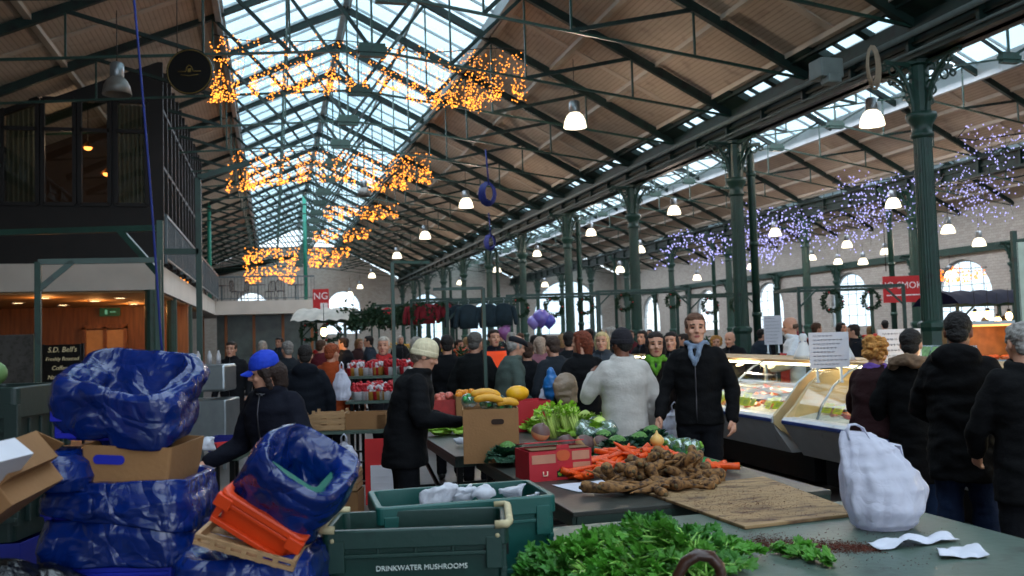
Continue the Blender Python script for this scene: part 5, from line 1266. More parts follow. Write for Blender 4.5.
for k, (px, py, yaw, L, n, up, lb) in enumerate(((700, 563, 175, .34, 30, .35, 'parsley bunch with pale stalks fanning left, centre of the leaf heap'), (655, 556, 60, .24, 26, .75, 'tallest parsley bunch at the top of the leaf heap'), (600, 560, 150, .24, 24, .3, 'parsley bunch spreading over the left of the leaf heap'),
        (560, 572, 170, .20, 22, .2, 'leftmost parsley bunch beside the green crate'), (722, 562, 20, .17, 24, .3, 'rightmost parsley bunch trailing toward the soil'), (690, 560, 70, .22, 26, .5, 'parsley bunch behind the brown handle'), (640, 575, 200, .26, 26, .35, 'front parsley bunch at the table edge'), (738, 575, 100, .10, 12, .15, 'low sprig of leaves right of the brown handle'), (620, 560, 110, .2, 20, .5, 'parsley bunch behind the pale stalks'), (590, 580, 180, .24, 24, .3, 'parsley bunch nearest the lettered crate'), (700, 585, 90, .22, 22, .4, 'parsley bunch under the brown handle'))):
    p = onz(px, py, TZ); bunch(lb, (max(1.0, p.x), p.y, TZ+.002+.008*(k % 3)), R(yaw), L*(.82 if k else 1.0), n, k, up*(.8 if k else .7), .75, LF if k % 2 == 0 else LF2)
# brown leather handle in front
p = at(700, 570, 2.75); t = thing('handbag', 'dark brown leather bag handle arching up before the green leaves', 'handbag', (p.x, p.y, TZ+.0), R(-15))
LE = mat('brown_leather', '#3a1f14', .32, var=.2, scale=10, coat=.2, bump=.2)
hs = .045
m = MB(); m.tube([(x, 0, z+hs) for x, z in ((-.075, -.04), (-.07, .035), (-.045, .075), (-.005, .097), (.035, .09), (.06, .06), (.068, .02), (.068, -.04))], [.017, .018, .019, .02, .02, .019, .018, .016], 12); m.build('handle', LE, t)
m = MB(); rloft(m, [(.0, .26, .10), (.02, .27, .11), (.035, .25, .09), (.04, .2, .06)], .03, 4); m.build('body', LE, t)
for i, (px, py) in enumerate(((408+640*0+793, 551), (828, 563), (806, 558), (770, 552))):
    p = onz((793, 828, 806, 775)[i], (551, 564, 559, 553)[i], TZ); bunch(('small green sprig lying on the soil nearest the carrier bag', 'small green sprig in front of the soil', 'middle of three small sprigs on the soil', 'small sprig where leaf heap and soil meet')[i], (p.x, p.y, TZ+.002), i*1.3, .035, 3, 90+i, .1, 1.2)
# ================================================================ food counters
STL = mat('brushed_steel', '#9aa3a8', .3, .8, var=.1); WEN = mat('white_enamel', '#c9cdd2', .35, var=.06, dirt='#8f9296', dirtamt=.35); BLB = mat('blue_bumper', '#2e3f77', .4); DKB = mat('counter_plinth', '#17181b', .5)
CG = gmat('counter_glass', '#eef5f2', .86, .04)
def counter(label, y0, y1, ends=(1, 1), x0=4.86, lit='#ffe6b8', e=3.0, contents='fish'):
    t = thing('display_counter', label, 'food counter', (x0, y0, 0)); L = y1-y0
    m = MB(); m.prism([(.45, .05), (1.35, .05), (1.35, .45), (.45, .45)], 0, L); m.build('plinth', DKB, t)
    m = MB(); m.prism([(.20, .36), (.03, .60), (0, .66), (0, .70), (1.35, .70), (1.35, .36)], 0, L); m.build('body', WEN, t)
    m = MB(); m.prism([(-.02, .67), (-.03, .72), (.0, .745), (.10, .745), (.10, .70)], 0, L); m.build('front_shelf', WEN, t)
    m = MB(); m.box((-.022, L/2, .70), (.03, L, .035)); m.build('bumper', BLB, t, bevel=.006)
    m = MB(); m.prism([(.10, .70), (.10, .735), (1.15, .90), (1.15, .70)], 0.02, L-.02); m.build('display_bed', mat('crushed_ice', '#d7dce0', .4, var=.15, scale=30, bump=.6), t)
    m = MB(); m.prism([(1.15, .70), (1.15, .93), (1.35, .93), (1.35, .70)], 0, L); [m.box((1.33, k*1.15, 1.08), (.03, .04, .34)) for k in range(int(L/1.15)+1)]; m.build('rear_panel', STL, t); m = MB(); m.grid(2, 2, lambda u, v: (1.33, .02+(L-.04)*u, .93+.3*v)); m.build('rear_glass', CG, t)
    m = MB(); m.prism([(.62, 1.24), (.62, 1.27), (1.45, 1.27), (1.45, 1.24)], 0, L); m.build('top_shelf', mat('pale_wood_shelf', '#c09a68', .5, var=.15), t)
    m = MB(); pr = [(.10, .75), (.16, .88), (.30, 1.06), (.48, 1.19), (.62, 1.25)]
    for k in range(int(L/1.15)+1):
        a = k*1.15+.01; b = min(L, (k+1)*1.15)-.01
        if b-a < .1: continue
        m.grid(2, 5, lambda u, v: (pr[round(v*4)][0], a+(b-a)*u, pr[round(v*4)][1]))
    m.build('front_glass', CG, t)
    for k in range(int(L/1.15)+1): m = MB(); m.tube([(x, k*1.15, z) for x, z in pr], .012, 6); m.build('glass_rib', STL, t)
    for k, ye in enumerate((0, L)):
        if ends[k]:
            m = MB(); m.prism([(.06, .60), (0, .66), (0, .74), (.13, .86), (.30, 1.06), (.45, 1.17), (1.35, 1.22), (1.35, .38), (.45, .38)], ye-.02, ye+.02); m.build('end_panel', mat('cream_end_panel', '#c9b184', .5, var=.12), t)
    m = MB(); m.box((.66, L/2, 1.225), (.05, L-.1, .025)); m.build('strip_light', emat('strip'+lit, lit, 14, True), t)
    rg = random.Random(int(y0*10))
    return t
counter('nearer long food counter with a blue edged front behind the blonde customer', 1.6, 7.75, (0, 1))
counter('farther food counter with a lit glass case left of the cream end panel', 7.95, 13.0, (1, 1))
def bed_z(x): return .735+(x-4.96)*.157
# fish and meat on trays, yellow tickets
rg = random.Random(4); protos = []
COLS = [('salmon_fillet', 'fillet', '#e0703c'), ('white_fish_fillet', 'fillet', '#e6c8a8'), ('red_meat_cut', 'meat', '#a8373a'), ('pale_meat_cut', 'meat', '#d98f86'), ('dark_fish', 'fish', '#6a7078')]
for nm, cat, hx in COLS:
    t = thing(nm, 'cut piece of %s laid on the lit counter bed' % nm.replace('_', ' '), cat, (0, 0, 0), 0, nm.replace('_', ' ')+'s on the counter beds')
    m = MB(); m.grid(14, 8, lambda u, v: ((u-.5)*.22, (v-.5)*.085*math.sin(min(1, u*1.1+.12)*PI)**.5, .028*math.sin(v*PI)*math.sin(max(.02, u)*PI)**.4))
    noisy(m, .003, 30); n0 = len(m.v); m.build('flesh', mat(nm, hx, .3, var=.25, scale=20, spec=.6), t)
    m = MB(); m.grid(14, 3, lambda u, v: ((u-.5)*.21, (v-.5)*.078*math.sin(min(1, u*1.1+.12)*PI)**.5, .001)); m.build('skin_side', mat('skin_side', '#8a8f92', .3), t); protos.append(t)
used = set()
for k in range(280):
    y = rg.uniform(2.2, 12.2); x = 4.96+rg.uniform(.12, 1.0)
    if 7.6 < y < 8.1: continue
    i = int((y*1.7+rg.uniform(-.3, .3))) % 5
    if y > 7.8: i = (0, 0, 1, 3, 0)[i]
    else: i = (0, 2, 3, 3, 1)[i]
    t = protos[i] if i not in used else dup(protos[i]); used.add(i); t.location = (x, y, bed_z(x)+.004); t.rotation_euler = (0, R(-9), rg.uniform(-.5, .5)+1.4)
TK = mat('yellow_ticket', '#e3e23a', .5, var=.05); TP = thing('price_ticket', 'bright yellow green price ticket stuck in the counter display', 'price ticket', (0, 0, 0), 0, 'yellow price tickets along the counters')
m = MB(); m.box((0, 0, .055), (.004, .13, .09), (0, R(35), 0)); m.build('card', TK, TP); m = MB(); [m.box((-.004+.010*z, y, .057+.015*z), (.002, .014, .004), (0, R(35), 0)) for y in (-.025, 0, .02) for z in (-1, 0, 1)]; m.build('print', BLB, TP)
for k in range(90):
    y = 2.3+k*.115+rg.uniform(-.06, .06); x = 5.02+rg.uniform(0, .35)
    if 7.6 < y < 8.1: continue
    t = TP if k == 0 else dup(TP); t.location = (x, y, bed_z(x)); t.rotation_euler = (0, 0, rg.uniform(-.3, .3))
# lemons & parsley garnish strip
G0 = thing('lemon', 'yellow lemon along the front of the counter display', 'lemon', (0, 0, 0), 0, 'lemons along the counter front')
m = MB(); m.rings([(-.045, .004, .004), (-.036, .014, .014), (-.02, .026, .026), (0, .03, .03), (.02, .026, .026), (.036, .012, .012), (.043, .005, .005)], 14); m.xf(Matrix.Rotation(R(90), 4, 'X')); m.build('skin', mat('lemon_skin', '#e8cf2a', .4), G0); m = MB(); m.tube([(0, .043, 0), (0, .052, 0)], .004, 5); m.build('tip', STEM, G0)
for k in range(26):
    y = 2.5+k*.17; t = G0 if k == 0 else dup(G0); t.location = (5.0+rg.uniform(0, .06), y, .775); t.rotation_euler = (0, 0, rg.uniform(0, 3))
# steel trays, bottles of white cones on top, boxes
t = None
for k, y in enumerate((7.6, 8.4, 9.2, 10.0, 10.8, 11.6, 3.0, 3.9, 4.8, 5.7)):
    if t is None:
        t = thing('steel_tray', 'steel tray under the glass of the food counters', 'tray', (5.55, y, .84), 0, 'steel trays in the food counters', rot=(0, R(-9), 0))
        m = MB(); rloft(m, [(0, .5, .6), (.03, .54, .64), (.034, .54, .64), (.034, .52, .62), (.006, .49, .59)], .03, 3); m.build('tray', STL, t)
    else: dup(t, (5.55, y, .84), rot=(0, R(-9), 0))
for k, (px, d) in enumerate(((745, 8.9), (700+14, 9.6))):
    p = at(px, 352, d); t = thing('paper_cone', ('tall' if k == 0 else 'second')+' white cone wrap standing on the fish counter top', 'cone', (5.75, p.y, 1.27))
    m = MB(); m.lathe([(0, 0), (.12, 0), (.10, .05), (.045, .17), (.035, .2), (.05, .24), (.03, .28), (0, .285)], n=20); m.build('wrap', WEN, t); m = MB(); m.tube([(0.04, 0, .19), (0, .04, .195), (-.04, 0, .19), (0, -.04, .195)], .008, 5, closed=True); m.build('tie', BLB, t)
# price boards with handwriting
def board(label, px, py, d, w, h, seed, post=True):
    p = at(px, py, d); t = thing('price_board', label, 'board', p, -YAW-.1); m = MB(); m.box((0, 0, 0), (w, .012, h)); m.build('card', mat('white_board', '#c5c3cb', .5, var=.04), t)
    rg = random.Random(seed); m = MB(); n = 8
    for i in range(n):
        z = h*(.40-.8*i/(n-1)); x = -w*.40; xe = x+w*rg.uniform(.45, .8)
        while x < xe:
            L = rg.uniform(.02, .05)*w*2; m.tube([(x, -.009, z), (x+L*.25, -.009, z+h*.022), (x+L*.5, -.009, z-h*.018), (x+L*.75, -.009, z+h*.02), (x+L, -.009, z-h*.005)], w*.006, 4); x += L+w*.03
    m.build('handwriting', mat('marker_ink', '#2a2c44', .6), t)
    for s in (-1, 1): m = MB(); m.box((s*w*.3, .03, -h/2-.04), (.02, .02, .2)); m.box((s*w*.3, .05, -h/2-.13), (.03, .08, .02)); m.build('foot', STL, t)
board('white handwritten price board right of the fishmonger', 829, 350, 8.2, .36, .33, 1)
board('white handwritten price board behind the fur hooded customer', 900, 353, 7.7, .36, .42, 2)
board('small white handwritten board hanging behind the column near the fishmonger', 773, 330, 14, .28, .46, 4)
# small glass cases of jars on counter, behind blonde
for k, (px, w) in enumerate(((806, .5), (850, .55), (905, .5))):
    p = at(px, 372, 7.6); t = thing('leaflet_stand', ('left', 'middle', 'right')[k]+'most clear stand of green and red leaflets on the nearer counter', 'stand', (5.75, p.y, 1.271))
    m = MB(); m.prism([(-.12, 0), (.12, 0), (.04, .16), (.02, .16)], -w/2, w/2); m.build('stand', gmat('clear_film', '#eef6f8', .55, .12, True), t); m = MB()
    for y in (-.18, .14): m.box((-.055, y, .09), (.006, .10, .13), (0, R(28), 0))
    m.build('leaflet', mat('leaflet_green', '#6f9a62', .5, var=.4, scale=30), t)
# rear counters, orange lit
def backcase(label, px, py, d, w, hexs):
    p = at(px, py, d); t = thing('heated_case', label, 'food case', (p.x, p.y, 0), -.2)
    m = MB(); m.box((0, 0, .5), (w, .6, 1.0)); m.build('body', WEN, t); m = MB(); m.box((0, 0, 1.02), (w, .62, .04)); m.box((0, 0, 1.6), (w, .62, .05)); [m.box((s*w/2, 0, 1.3), (.04, .6, .55)) for s in (-1, 1)]; m.build('frame', STL, t)
    m = MB(); m.box((0, -.1, 1.56), (w-.1, .05, .03)); m.build('strip_light', emat('strip_orange', '#ffb060', 3), t); m = MB(); m.box((0, .2, 1.3), (w-.1, .03, .5)); m.build('rear_panel', mat('amber_tile', '#b0743a', .4, var=.3), t)
    rg = random.Random(3); m = MB(); [m.ell((rg.uniform(-w/2+.1, w/2-.1), rg.uniform(-.2, .1), 1.07), (.07, .05, .04), 8) for _ in range(int(w*12))]; m.build('food', mat('salmon_fillet', '#e0703c'), t)
    light_q.append((p+V((0, -.2, 1.4-p.z)), 7, '#ffb060'))
backcase('glowing orange lit food case beyond the customer in the long black coat', 990, 352, 13.5, 1.1, 0)
for y in (2.6, 4.2, 5.8, 8.0, 9.6, 11.4): light_q.append((V((5.45, y, 1.18)), 34, '#ffe2b0'))
# ================================================================ people
def deg_at(px, d, rel):
    """heading so that rel=0 looks away from the camera, 90 looks left in view, 180 toward it"""
    x, y = gpos(px, d); return -math.degrees(math.atan2(x, y))+rel
def P_(label, px, d, rel, **k): return person(label, gpos(px, d), deg_at(px, d, rel), **k)
BLKC, NAVY = '#0d0e11', '#12141f'
hang = None
def arm(s, ex, ey, ez, wx, wy, wz): return ((s*ex, ey, ez), (s*wx, wy, wz))
def jean(c): return c
A_hang = (None, None)
def bluetop(root, hx, bend, k, A):
    m = MB(); m.rings([(.80, .20, .155), (.84, .195, .15), (.93, .18, .14), (.95, .17, .13)], 24); m.v = [bend(v)*k for v in m.v]; m.build('top', mat('blue_top', '#2a4fa8', .8), root)
P_('woman in a bright blue baseball cap and navy jacket, sorting behind the leaning stack', 281, 5.4, 138, H=1.60, hair='bob', haircol='#2c1d18', hat=('cap', '#1238b8'), coat=(NAVY, .78, .055), head=(-50, -8), lean=10,
   arms=(arm(-1, .27, .06, 1.12, .16, .30, 1.0), arm(1, .29, .05, 1.12, .40, .26, 1.03)), neck=('#8a8d92', 'x', 1), vox=.0065)
P_('man in a cream knitted hat and black jacket reaching over the far table', 402, 6.3, -82, H=1.65, hat=('beanie', '#cfc2a2'), hair='short', haircol='#6a5c50', coat=(BLKC, .78, .050), head=(-4, -10), lean=11,
   arms=(arm(-1, .27, .10, 1.16, .22, .38, 1.13), arm(1, .27, .05, 1.15, .16, .36, 1.16)), vox=.0065, neck=('#c9c6c0', 'x', 1), palms=(( 0, 0, -1), (0, 0, 1)))
P_('person in a dark knitted hat and pale grey winter coat, back to the camera', 622, 7.25, 8, H=1.665, skin=1, hat=('beanie', '#1d1a20'), hair='short', haircol='#15110f', coat=('#b8b2ac', .66, .050), head=(28, -6), collar=True, fold=.004,
   arms=(arm(-1, .32, .06, 1.16, .24, .30, 1.33), arm(1, .28, .02, 1.12, .27, .12, .88)), vox=.0075, trousers='#1a1a20')
P_('man in an open black jacket and grey shirt collar walking toward the camera', 696, 7.2, 172, H=1.775, hair='short', haircol='#5a3b2a', coat=('#0b0b0d', .86, .028), head=(16, 0), neck=('#75849a', 'vee', 1),
   arms=(None, arm(1, .27, .03, 1.14, .29, .16, .93)), legs=(((-.10, .04, .50), (-.11, .10, .085)), ((.10, .03, .50), (.105, -.12, .095))), vox=.0065)
P_('woman with short dark hair, bright green scarf and red glove', 655, 7.9, 178, H=1.63, female=True, hair='bob', haircol='#1f1513', coat=('#1a1414', .70, .034), neck=('#5c9428', 'vee'), head=(8, 0),
   arms=(arm(-1, .25, .04, 1.13, .22, .16, .92), None), gloves=(-1, '#b01820'), vox=.0065)
P_('woman with auburn hair in a black coat carrying a beige shoulder bag', 582, 8.6, 20, H=1.66, female=True, hair='bob', haircol='#6a2f1a', coat=(BLKC, .55, .036), head=(40, 0), arms=(None, arm(1, .24, .12, 1.16, .14, .26, 1.32)))
P_('woman with curly blonde hair, plum brown jacket and purple scarf at the counter', 868, 6.65, -32, H=1.545, female=True, hair='curly', haircol='#b9803f', coat=('#2a1618', .90, .034), extras=(bluetop,), neck=('#6a4a9a', 'long'), head=(-10, -10), lean=5,
   arms=(arm(-1, .25, .10, 1.12, .12, .28, 1.05), arm(1, .25, .1, 1.12, .12, .28, 1.05)), trousers='#15161c', vox=.0065)
P_('woman in a black coat with a fur trimmed hood beside the tall customer', 909, 6.4, -10, H=1.60, female=True, hair='short', haircol='#14100f', coat=('#08080a', .55, .036), neck=('#6a5442', 'fur', 2), trousers='#22304a')
P_('tall customer in a long black padded coat and jeans, back to the camera', 957, 5.45, -6, H=1.70, hair='short', haircol='#0f0b0a', coat=('#08080a', .70, .048), hood=1, trousers='#1b2740', skin=1, fold=.015,
   arms=(arm(-1, .26, .10, 1.12, .15, .28, 1.06), arm(1, .26, .1, 1.12, .15, .28, 1.06)), head=(0, -10), vox=.0075)
P_('person with grey hair in a black coat cut off by the right edge', 1022, 4.85, 20, H=1.63, hair='short', haircol='#8a8580', coat=('#0a0a0c', .70, .04), head=(10, -5), arms=(arm(-1, .26, .06, 1.12, .22, .22, .95), None))
def apron(root, hx, bend, k, A):
    m = MB(); m.grid(12, 12, lambda u, v: (math.sin((u-.5)*2.4)*.19, .04+math.cos((u-.5)*2.4)*.135, .72+v*.56)); m.v = [bend(v)*k for v in m.v]
    o = m.build('apron', mat('red_apron', '#b02228', .7, var=.3, scale=30, stretch=(8, 1, 1)), root); s = o.modifiers.new('s', 'SOLIDIFY'); s.thickness = .006
P_('balding fishmonger in a white coat and red apron behind the counter', 793, 11.6, 98, H=1.76, hair='bald', haircol='#5a4638', coat=('#d5d8de', .70, .028), extras=(apron,), head=(-5, -12), vox=.008, arms=(arm(-1, .25, .1, 1.14, .14, .3, 1.08), arm(1, .25, .1, 1.14, .14, .3, 1.08)))
P_('small woman with fluffy blonde hair behind the left of the fish counter', 716, 13.9, 175, H=1.52, female=True, hair='curly', haircol='#a8763a', coat=('#22262a', .8, .03), vox=.01, cvox=.02)
P_('balding man in a dark coat stooping behind the fish counter', 735, 13.4, 150, H=1.60, hair='bald', haircol='#6a5244', coat=('#16181c', .8, .035), vox=.01, cvox=.02, lean=12)
# middle crowd
V1 = dict(vox=.009, cvox=.019)
P_('man in a black coat, back turned, left of the crowd behind the far table', 447, 10.2, 5, H=1.66, hair='short', haircol='#1a1412', coat=(BLKC, .62, .045), **V1)
P_('grey haired man in a long black coat in the crowd, back turned', 474, 9.6, -20, H=1.68, hair='short', haircol='#55504c', coat=('#101213', .55, .05), **V1)
def hivis(root, hx, bend, k, A):
    m = MB(); m.grid(28, 10, lambda u, v: (math.cos(u*2*PI)*(.235-.05*v*v), math.sin(u*2*PI)*(.19-.05*v*v), .86+v*.58), cu=True); m.v = [bend(v)*k for v in m.v]
    o = m.build('hi_vis_vest', mat('orange_vest', '#ff4a12', .6, emit=.15), root); s = o.modifiers.new('s', 'SOLIDIFY'); s.thickness = .006
P_('man with dark hair in an orange high visibility vest in the crowd', 493, 12.2, 200, H=1.72, hair='short', haircol='#2a1c16', coat=(NAVY, .80, .025), extras=(hivis,), **V1)
P_('elderly man in a flat cap and grey green jacket facing right in the crowd', 505, 9.3, -70, H=1.64, hat=('flat', '#15171f'), hair='short', haircol='#8a8580', coat=('#47524d', .74, .042), head=(0, -12), lean=8, arms=(arm(-1, .26, .06, 1.1, .22, .24, .95), arm(1, .26, .05, 1.12, .2, .22, .98)), **V1)
P_('person with brown hair in a black jacket right of the flat capped man', 527, 9.9, 15, H=1.55, hair='short', haircol='#3f2a20', coat=('#0e1014', .68, .045), **V1)
P_('woman in a dusty pink coat among the crowd', 540, 11.4, 10, H=1.60, female=True, hair='bob', haircol='#a58c7a', coat=('#8a5a64', .62, .035), **V1)
P_('person in a dark grey jacket left of the auburn haired woman', 557, 9.4, 25, H=1.62, hair='short', haircol='#3a2b24', coat=('#22262c', .70, .045), lean=8, **V1)
P_('person with pale blonde hair behind the grey coated customer', 602, 10.5, 170, H=1.64, female=True, hair='bob', haircol='#c4ac7c', coat=('#3a4048', .7, .03), **V1)
P_('dark haired person half hidden behind the man in the open jacket', 672, 10.2, 160, H=1.62, hair='bob', haircol='#16100e', coat=('#14161a', .7, .03), **V1)
P_('person with dark hair seen between the auburn haired woman and the grey coat', 569, 10.8, 0, H=1.66, hair='short', haircol='#1c1513', coat=('#15171b', .7, .03), **V1)
P_('person in a dark sleeveless vest over a blue grey top, back turned, left stall', 305, 9.0, 0, H=1.60, hair='short', haircol='#1a1412', coat=('#10141c', .74, .05), hood=1, **V1)
P_('person in a rust orange hooded coat at the left stall', 330, 10.2, -40, H=1.60, hair='short', haircol='#8a4020', coat=('#8f3c1c', .70, .035), neck=('#8f3c1c', 'x', 2), **V1)
P_('grey haired person in a dark coat behind the blue capped woman', 288, 12, 20, H=1.64, hair='short', haircol='#7c7672', coat=('#20242a', .68, .04), **V1)
P_('shopkeeper in dark clothes by the steel cooker on the left', 232, 13, 160, H=1.66, hair='short', haircol='#2a1e18', coat=('#1c1c20', .7, .03), **V1)
P_('person in a red scarf and grey coat behind the man in the cream hat', 384, 11, 170, H=1.66, hair='short', haircol='#b5a99c', coat=('#3a3c42', .68, .035), neck=('#b02a2a', 'long'), **V1)
# distant crowd: a few figures copied down the hall
cr = []
for i, (hc, cc, rel, nk) in enumerate((('#2c1f18', '#14161c', 10, None), ('#8a6a48', '#3c2a2c', 175, '#a03038'), ('#17110f', '#26303c', -60, None), ('#9a938c', '#1a1c1f', 150, None), ('#4a3020', '#5a2028', 60, None), ('#1c1614', '#0e0f12', 190, '#3a6a9a'))):
    cr.append(person('small figure in the distant shopping crowd', (0, 0), 0, H=1.66, hair=('short', 'bob')[i % 2], haircol=hc, coat=(cc, .62, .045), neck=(nk, 'x', 1) if nk else None, vox=.016, cvox=.03, group='distant shoppers down the hall'))
rg = random.Random(21); n = 0
spots = [(x, d) for x, d in ((345, 16), (358, 20), (370, 18), (415, 15), (428, 17), (436, 14), (458, 16), (466, 20), (484, 17), (512, 15), (520, 19), (535, 15), (548, 17), (562, 14.5), (590, 16), (612, 15), (630, 18), (643, 14), (684, 15), (690, 19), (760, 17), (775, 21), (815, 16), (840, 18), (855, 14), (870, 17), (885, 20), (940, 17), (962, 16), (975, 19), (990, 15), (1005, 18), (1018, 16), (400, 24), (450, 26), (500, 25), (545, 27), (600, 24), (650, 26), (735, 23), (800, 25), (855, 23), (925, 22), (985, 24), (280, 20), (262, 17), (320, 15))]
for i, (x, d) in enumerate(spots):
    src = cr[i % 6]; q = gpos(x, d); c = src if i < 6 else dup(src)
    c.location = (q[0], q[1], 0); c.rotation_euler = (0, 0, rg.uniform(0, 6.28)); s = rg.uniform(.94, 1.04); c.scale = (s, s, s)
# things people carry
def held(label, p, H, w, hexc, seed, name='carrier_bag', rot=0):
    return carrier(label, p, rot, H, [(0, -w*.7, w*.7, w*.35), (H*.15, -w, w, w*.5), (H*.5, -w*.95, w*.95, w*.5), (H*.8, -w*.6, w*.6, w*.3), (H*.92, -w*.3, w*.3, w*.12), (H, -w*.15, w*.15, w*.06)], seed, hexc, handle=[[(-w*.2, 0, H*.95), (-w*.2, 0, H*1.1), (0, 0, H*1.2), (w*.2, 0, H*1.1), (w*.2, 0, H*.95)]], name=name)
p = at(676, 440, 7.62); held('white carrier bag hanging from the red gloved hand', (p.x, p.y, p.z-.02), .29, .125, '#dcdcea', 4, rot=-.3)
p = at(548, 408, 9.1); held('pale blue carrier bag held in the crowd', (p.x, p.y, p.z-.05), .30, .10, '#dcdcea', 6, rot=-.2)
p = at(520, 395, 9.1); held('small white bag held by the flat capped man', (p.x, p.y, p.z-.05), .22, .06, '#dcdcea', 7, rot=-.2)
p = at(552, 400, 8.95); o = blob_bag('shopping_bag', 'bright blue shopping bag beside the beige shoulder bag', 'bag', (p.x, p.y, p.z), [((0, 0, .12), (.09, .08, .16)), ((0, 0, .26), (.05, .04, .08))], '#1a6ab0', .3, 3, amp=.015)
p = at(566, 402, 8.2); blob_bag('shoulder_bag', 'beige leather shoulder bag on the auburn haired woman', 'bag', (p.x, p.y, p.z), [((0, 0, .13), (.13, .07, .15)), ((.02, 0, .02), (.10, .06, .08))], '#8a7460', .5, 5, amp=.015)
# ================================================================ stalls and clutter
WOODC = mat('pale_raw_wood', '#a5825c')
def wood_crate(label, loc, rot, W=.42, D=.3, H=.16, group=None):
    t = thing('wooden_crate', label, 'crate', loc, rot, group); m = MB()
    for s in (-1, 1):
        for k in range(3): m.box((0, s*(D/2), H*(.18+.32*k)), (W, .010, H*.24)); m.box((s*W/2, 0, H*(.18+.32*k)), (.010, D, H*.24))
    m.build('slats', WOODC, t); m = MB(); m.box((0, 0, .008), (W, D, .01)); m.build('base', WOODC, t)
    for sx in (-1, 1):
        for sy in (-1, 1): m = MB(); m.box((sx*(W/2-.015), sy*(D/2-.015), H*.55), (.025, .025, H*1.1)); m.build('corner_post', WOODC, t)
    return t
def ptable(label, px0, px1, d, z=.78, dep=.9):
    a, b = gpos(px0, d), gpos(px1, d); w = math.dist(a, b); c = ((a[0]+b[0])/2, (a[1]+b[1])/2); t = thing('trestle_table', label, 'table', (c[0], c[1], 0), -YAW)
    m = MB(); m.box((0, dep/2, z), (w, dep, .03)); m.build('tabletop', GTOP, t)
    for sx in (-1, 1):
        for y in (.06, dep-.06): m = MB(); m.box((sx*(w/2-.06), y, z/2), (.035, .035, z)); m.build('leg', mat('black_steel', '#0c0e0e'), t)
    m = MB(); m.bar((-w/2, .06, .3), (w/2, .06, .3), .025); m.build('stretcher', mat('black_steel', '#0c0e0e'), t); return t
ptable('long trestle table of the left stall behind the blue capped woman', 296, 402, 8.2)
def rel(px, d, z, dy=0):
    x, y = gpos(px, d); return V((x+math.sin(YAW)*dy, y+math.cos(YAW)*dy, z))
wc = wood_crate('pale slatted crate of goods on the left stall, right of the blue capped woman', rel(327, 8.25, .797, .1), -YAW, .30, .26, .17)
wood_crate('second pale slatted crate on the left stall', rel(309, 8.25, .797, .1), -YAW, .20, .26, .14)
carton('brown cardboard box on the left stall by the man in the cream hat', rel(360, 8.25, .797, .15), (0, 0, -YAW), .44, .26, .15, flaps=False)
carton('narrow brown box at the right end of the left stall', rel(385, 8.25, .797, .15), (0, 0, -YAW), .20, .26, .13, flaps=False)
wood_crate('pale crate on the floor under the left stall', rel(338, 8.0, 0.3), -YAW, .34, .3, .16); carton('upturned box carrying the pale crate under the left stall', rel(338, 8.0, 0), (0, 0, -YAW), .36, .32, .29, flaps=False)
t = thing('poster', 'red and white poster propped under the left stall', 'poster', rel(381, 8.15, .12), -YAW)
m = MB(); m.box((0, 0, .3), (.34, .02, .60)); m.build('panel', mat('banner_red', '#c02a2c'), t); m = MB(); m.box((0, -.015, .2), (.24, .008, .32)); [m.box((0, -.02, .32-.06*k), (.18, .003, .008)) for k in range(4)]; m.build('print_panel', mat('white_card', '#c9c8d0'), t)
held('white carrier bag hanging under the edge of the left stall', rel(342, 8.1, .42), .30, .12, '#dcdcea', 11, rot=-YAW)
held('white carrier bag hanging at the rear post of the left stall', rel(341, 9.3, 1.0), .34, .09, '#dcdcea', 12, rot=-YAW)
# festive red and white goods
RW = [('gift_pot', mat('festive_red', '#b3202a', .45, var=.3, scale=20)), ('gift_pot', mat('festive_white', '#c8c4c8', .5, var=.15)), ('gift_pot', mat('festive_gold', '#b08038', .45, var=.3))]
pr = []
for nm, mt in RW:
    t = thing('gift_pot', 'small wrapped festive pot in red, white or gold on the left stall', 'pot', (0, 0, 0), 0, 'festive pots crowding the left stall')
    m = MB(); m.lathe([(0, 0), (.04, 0), (.055, .09), (.058, .095), (.05, .095)], n=12); m.build('pot', mt, t); m = MB(); rg = random.Random(len(pr)); [m.ell((rg.uniform(-.035, .035), rg.uniform(-.035, .035), .10+rg.random()*.07), (.022,)*3, 6) for _ in range(12)]; m.build('blooms', RW[len(pr)-1][1] if len(pr) else mt, t); pr.append(t)
rg = random.Random(6)
ptable('stall table of festive red and white pots left of the cream hat', 344, 412, 9.6, .95, .8)
ptable('raised rear bench of festive pots', 344, 412, 10.5, 1.18, .5)
for k in range(70):
    px = rg.uniform(347, 408); row = rg.randint(0, 4); z, dy, dd = ((.967, .1, 9.6), (.967, .35, 9.6), (.967, .6, 9.6), (1.197, .12, 10.5), (1.197, .32, 10.5))[row]
    t = pr[k] if k < 3 else dup(pr[k % 3]); t.location = rel(px, dd, z, dy); t.rotation_euler = (0, 0, rg.uniform(0, 6))
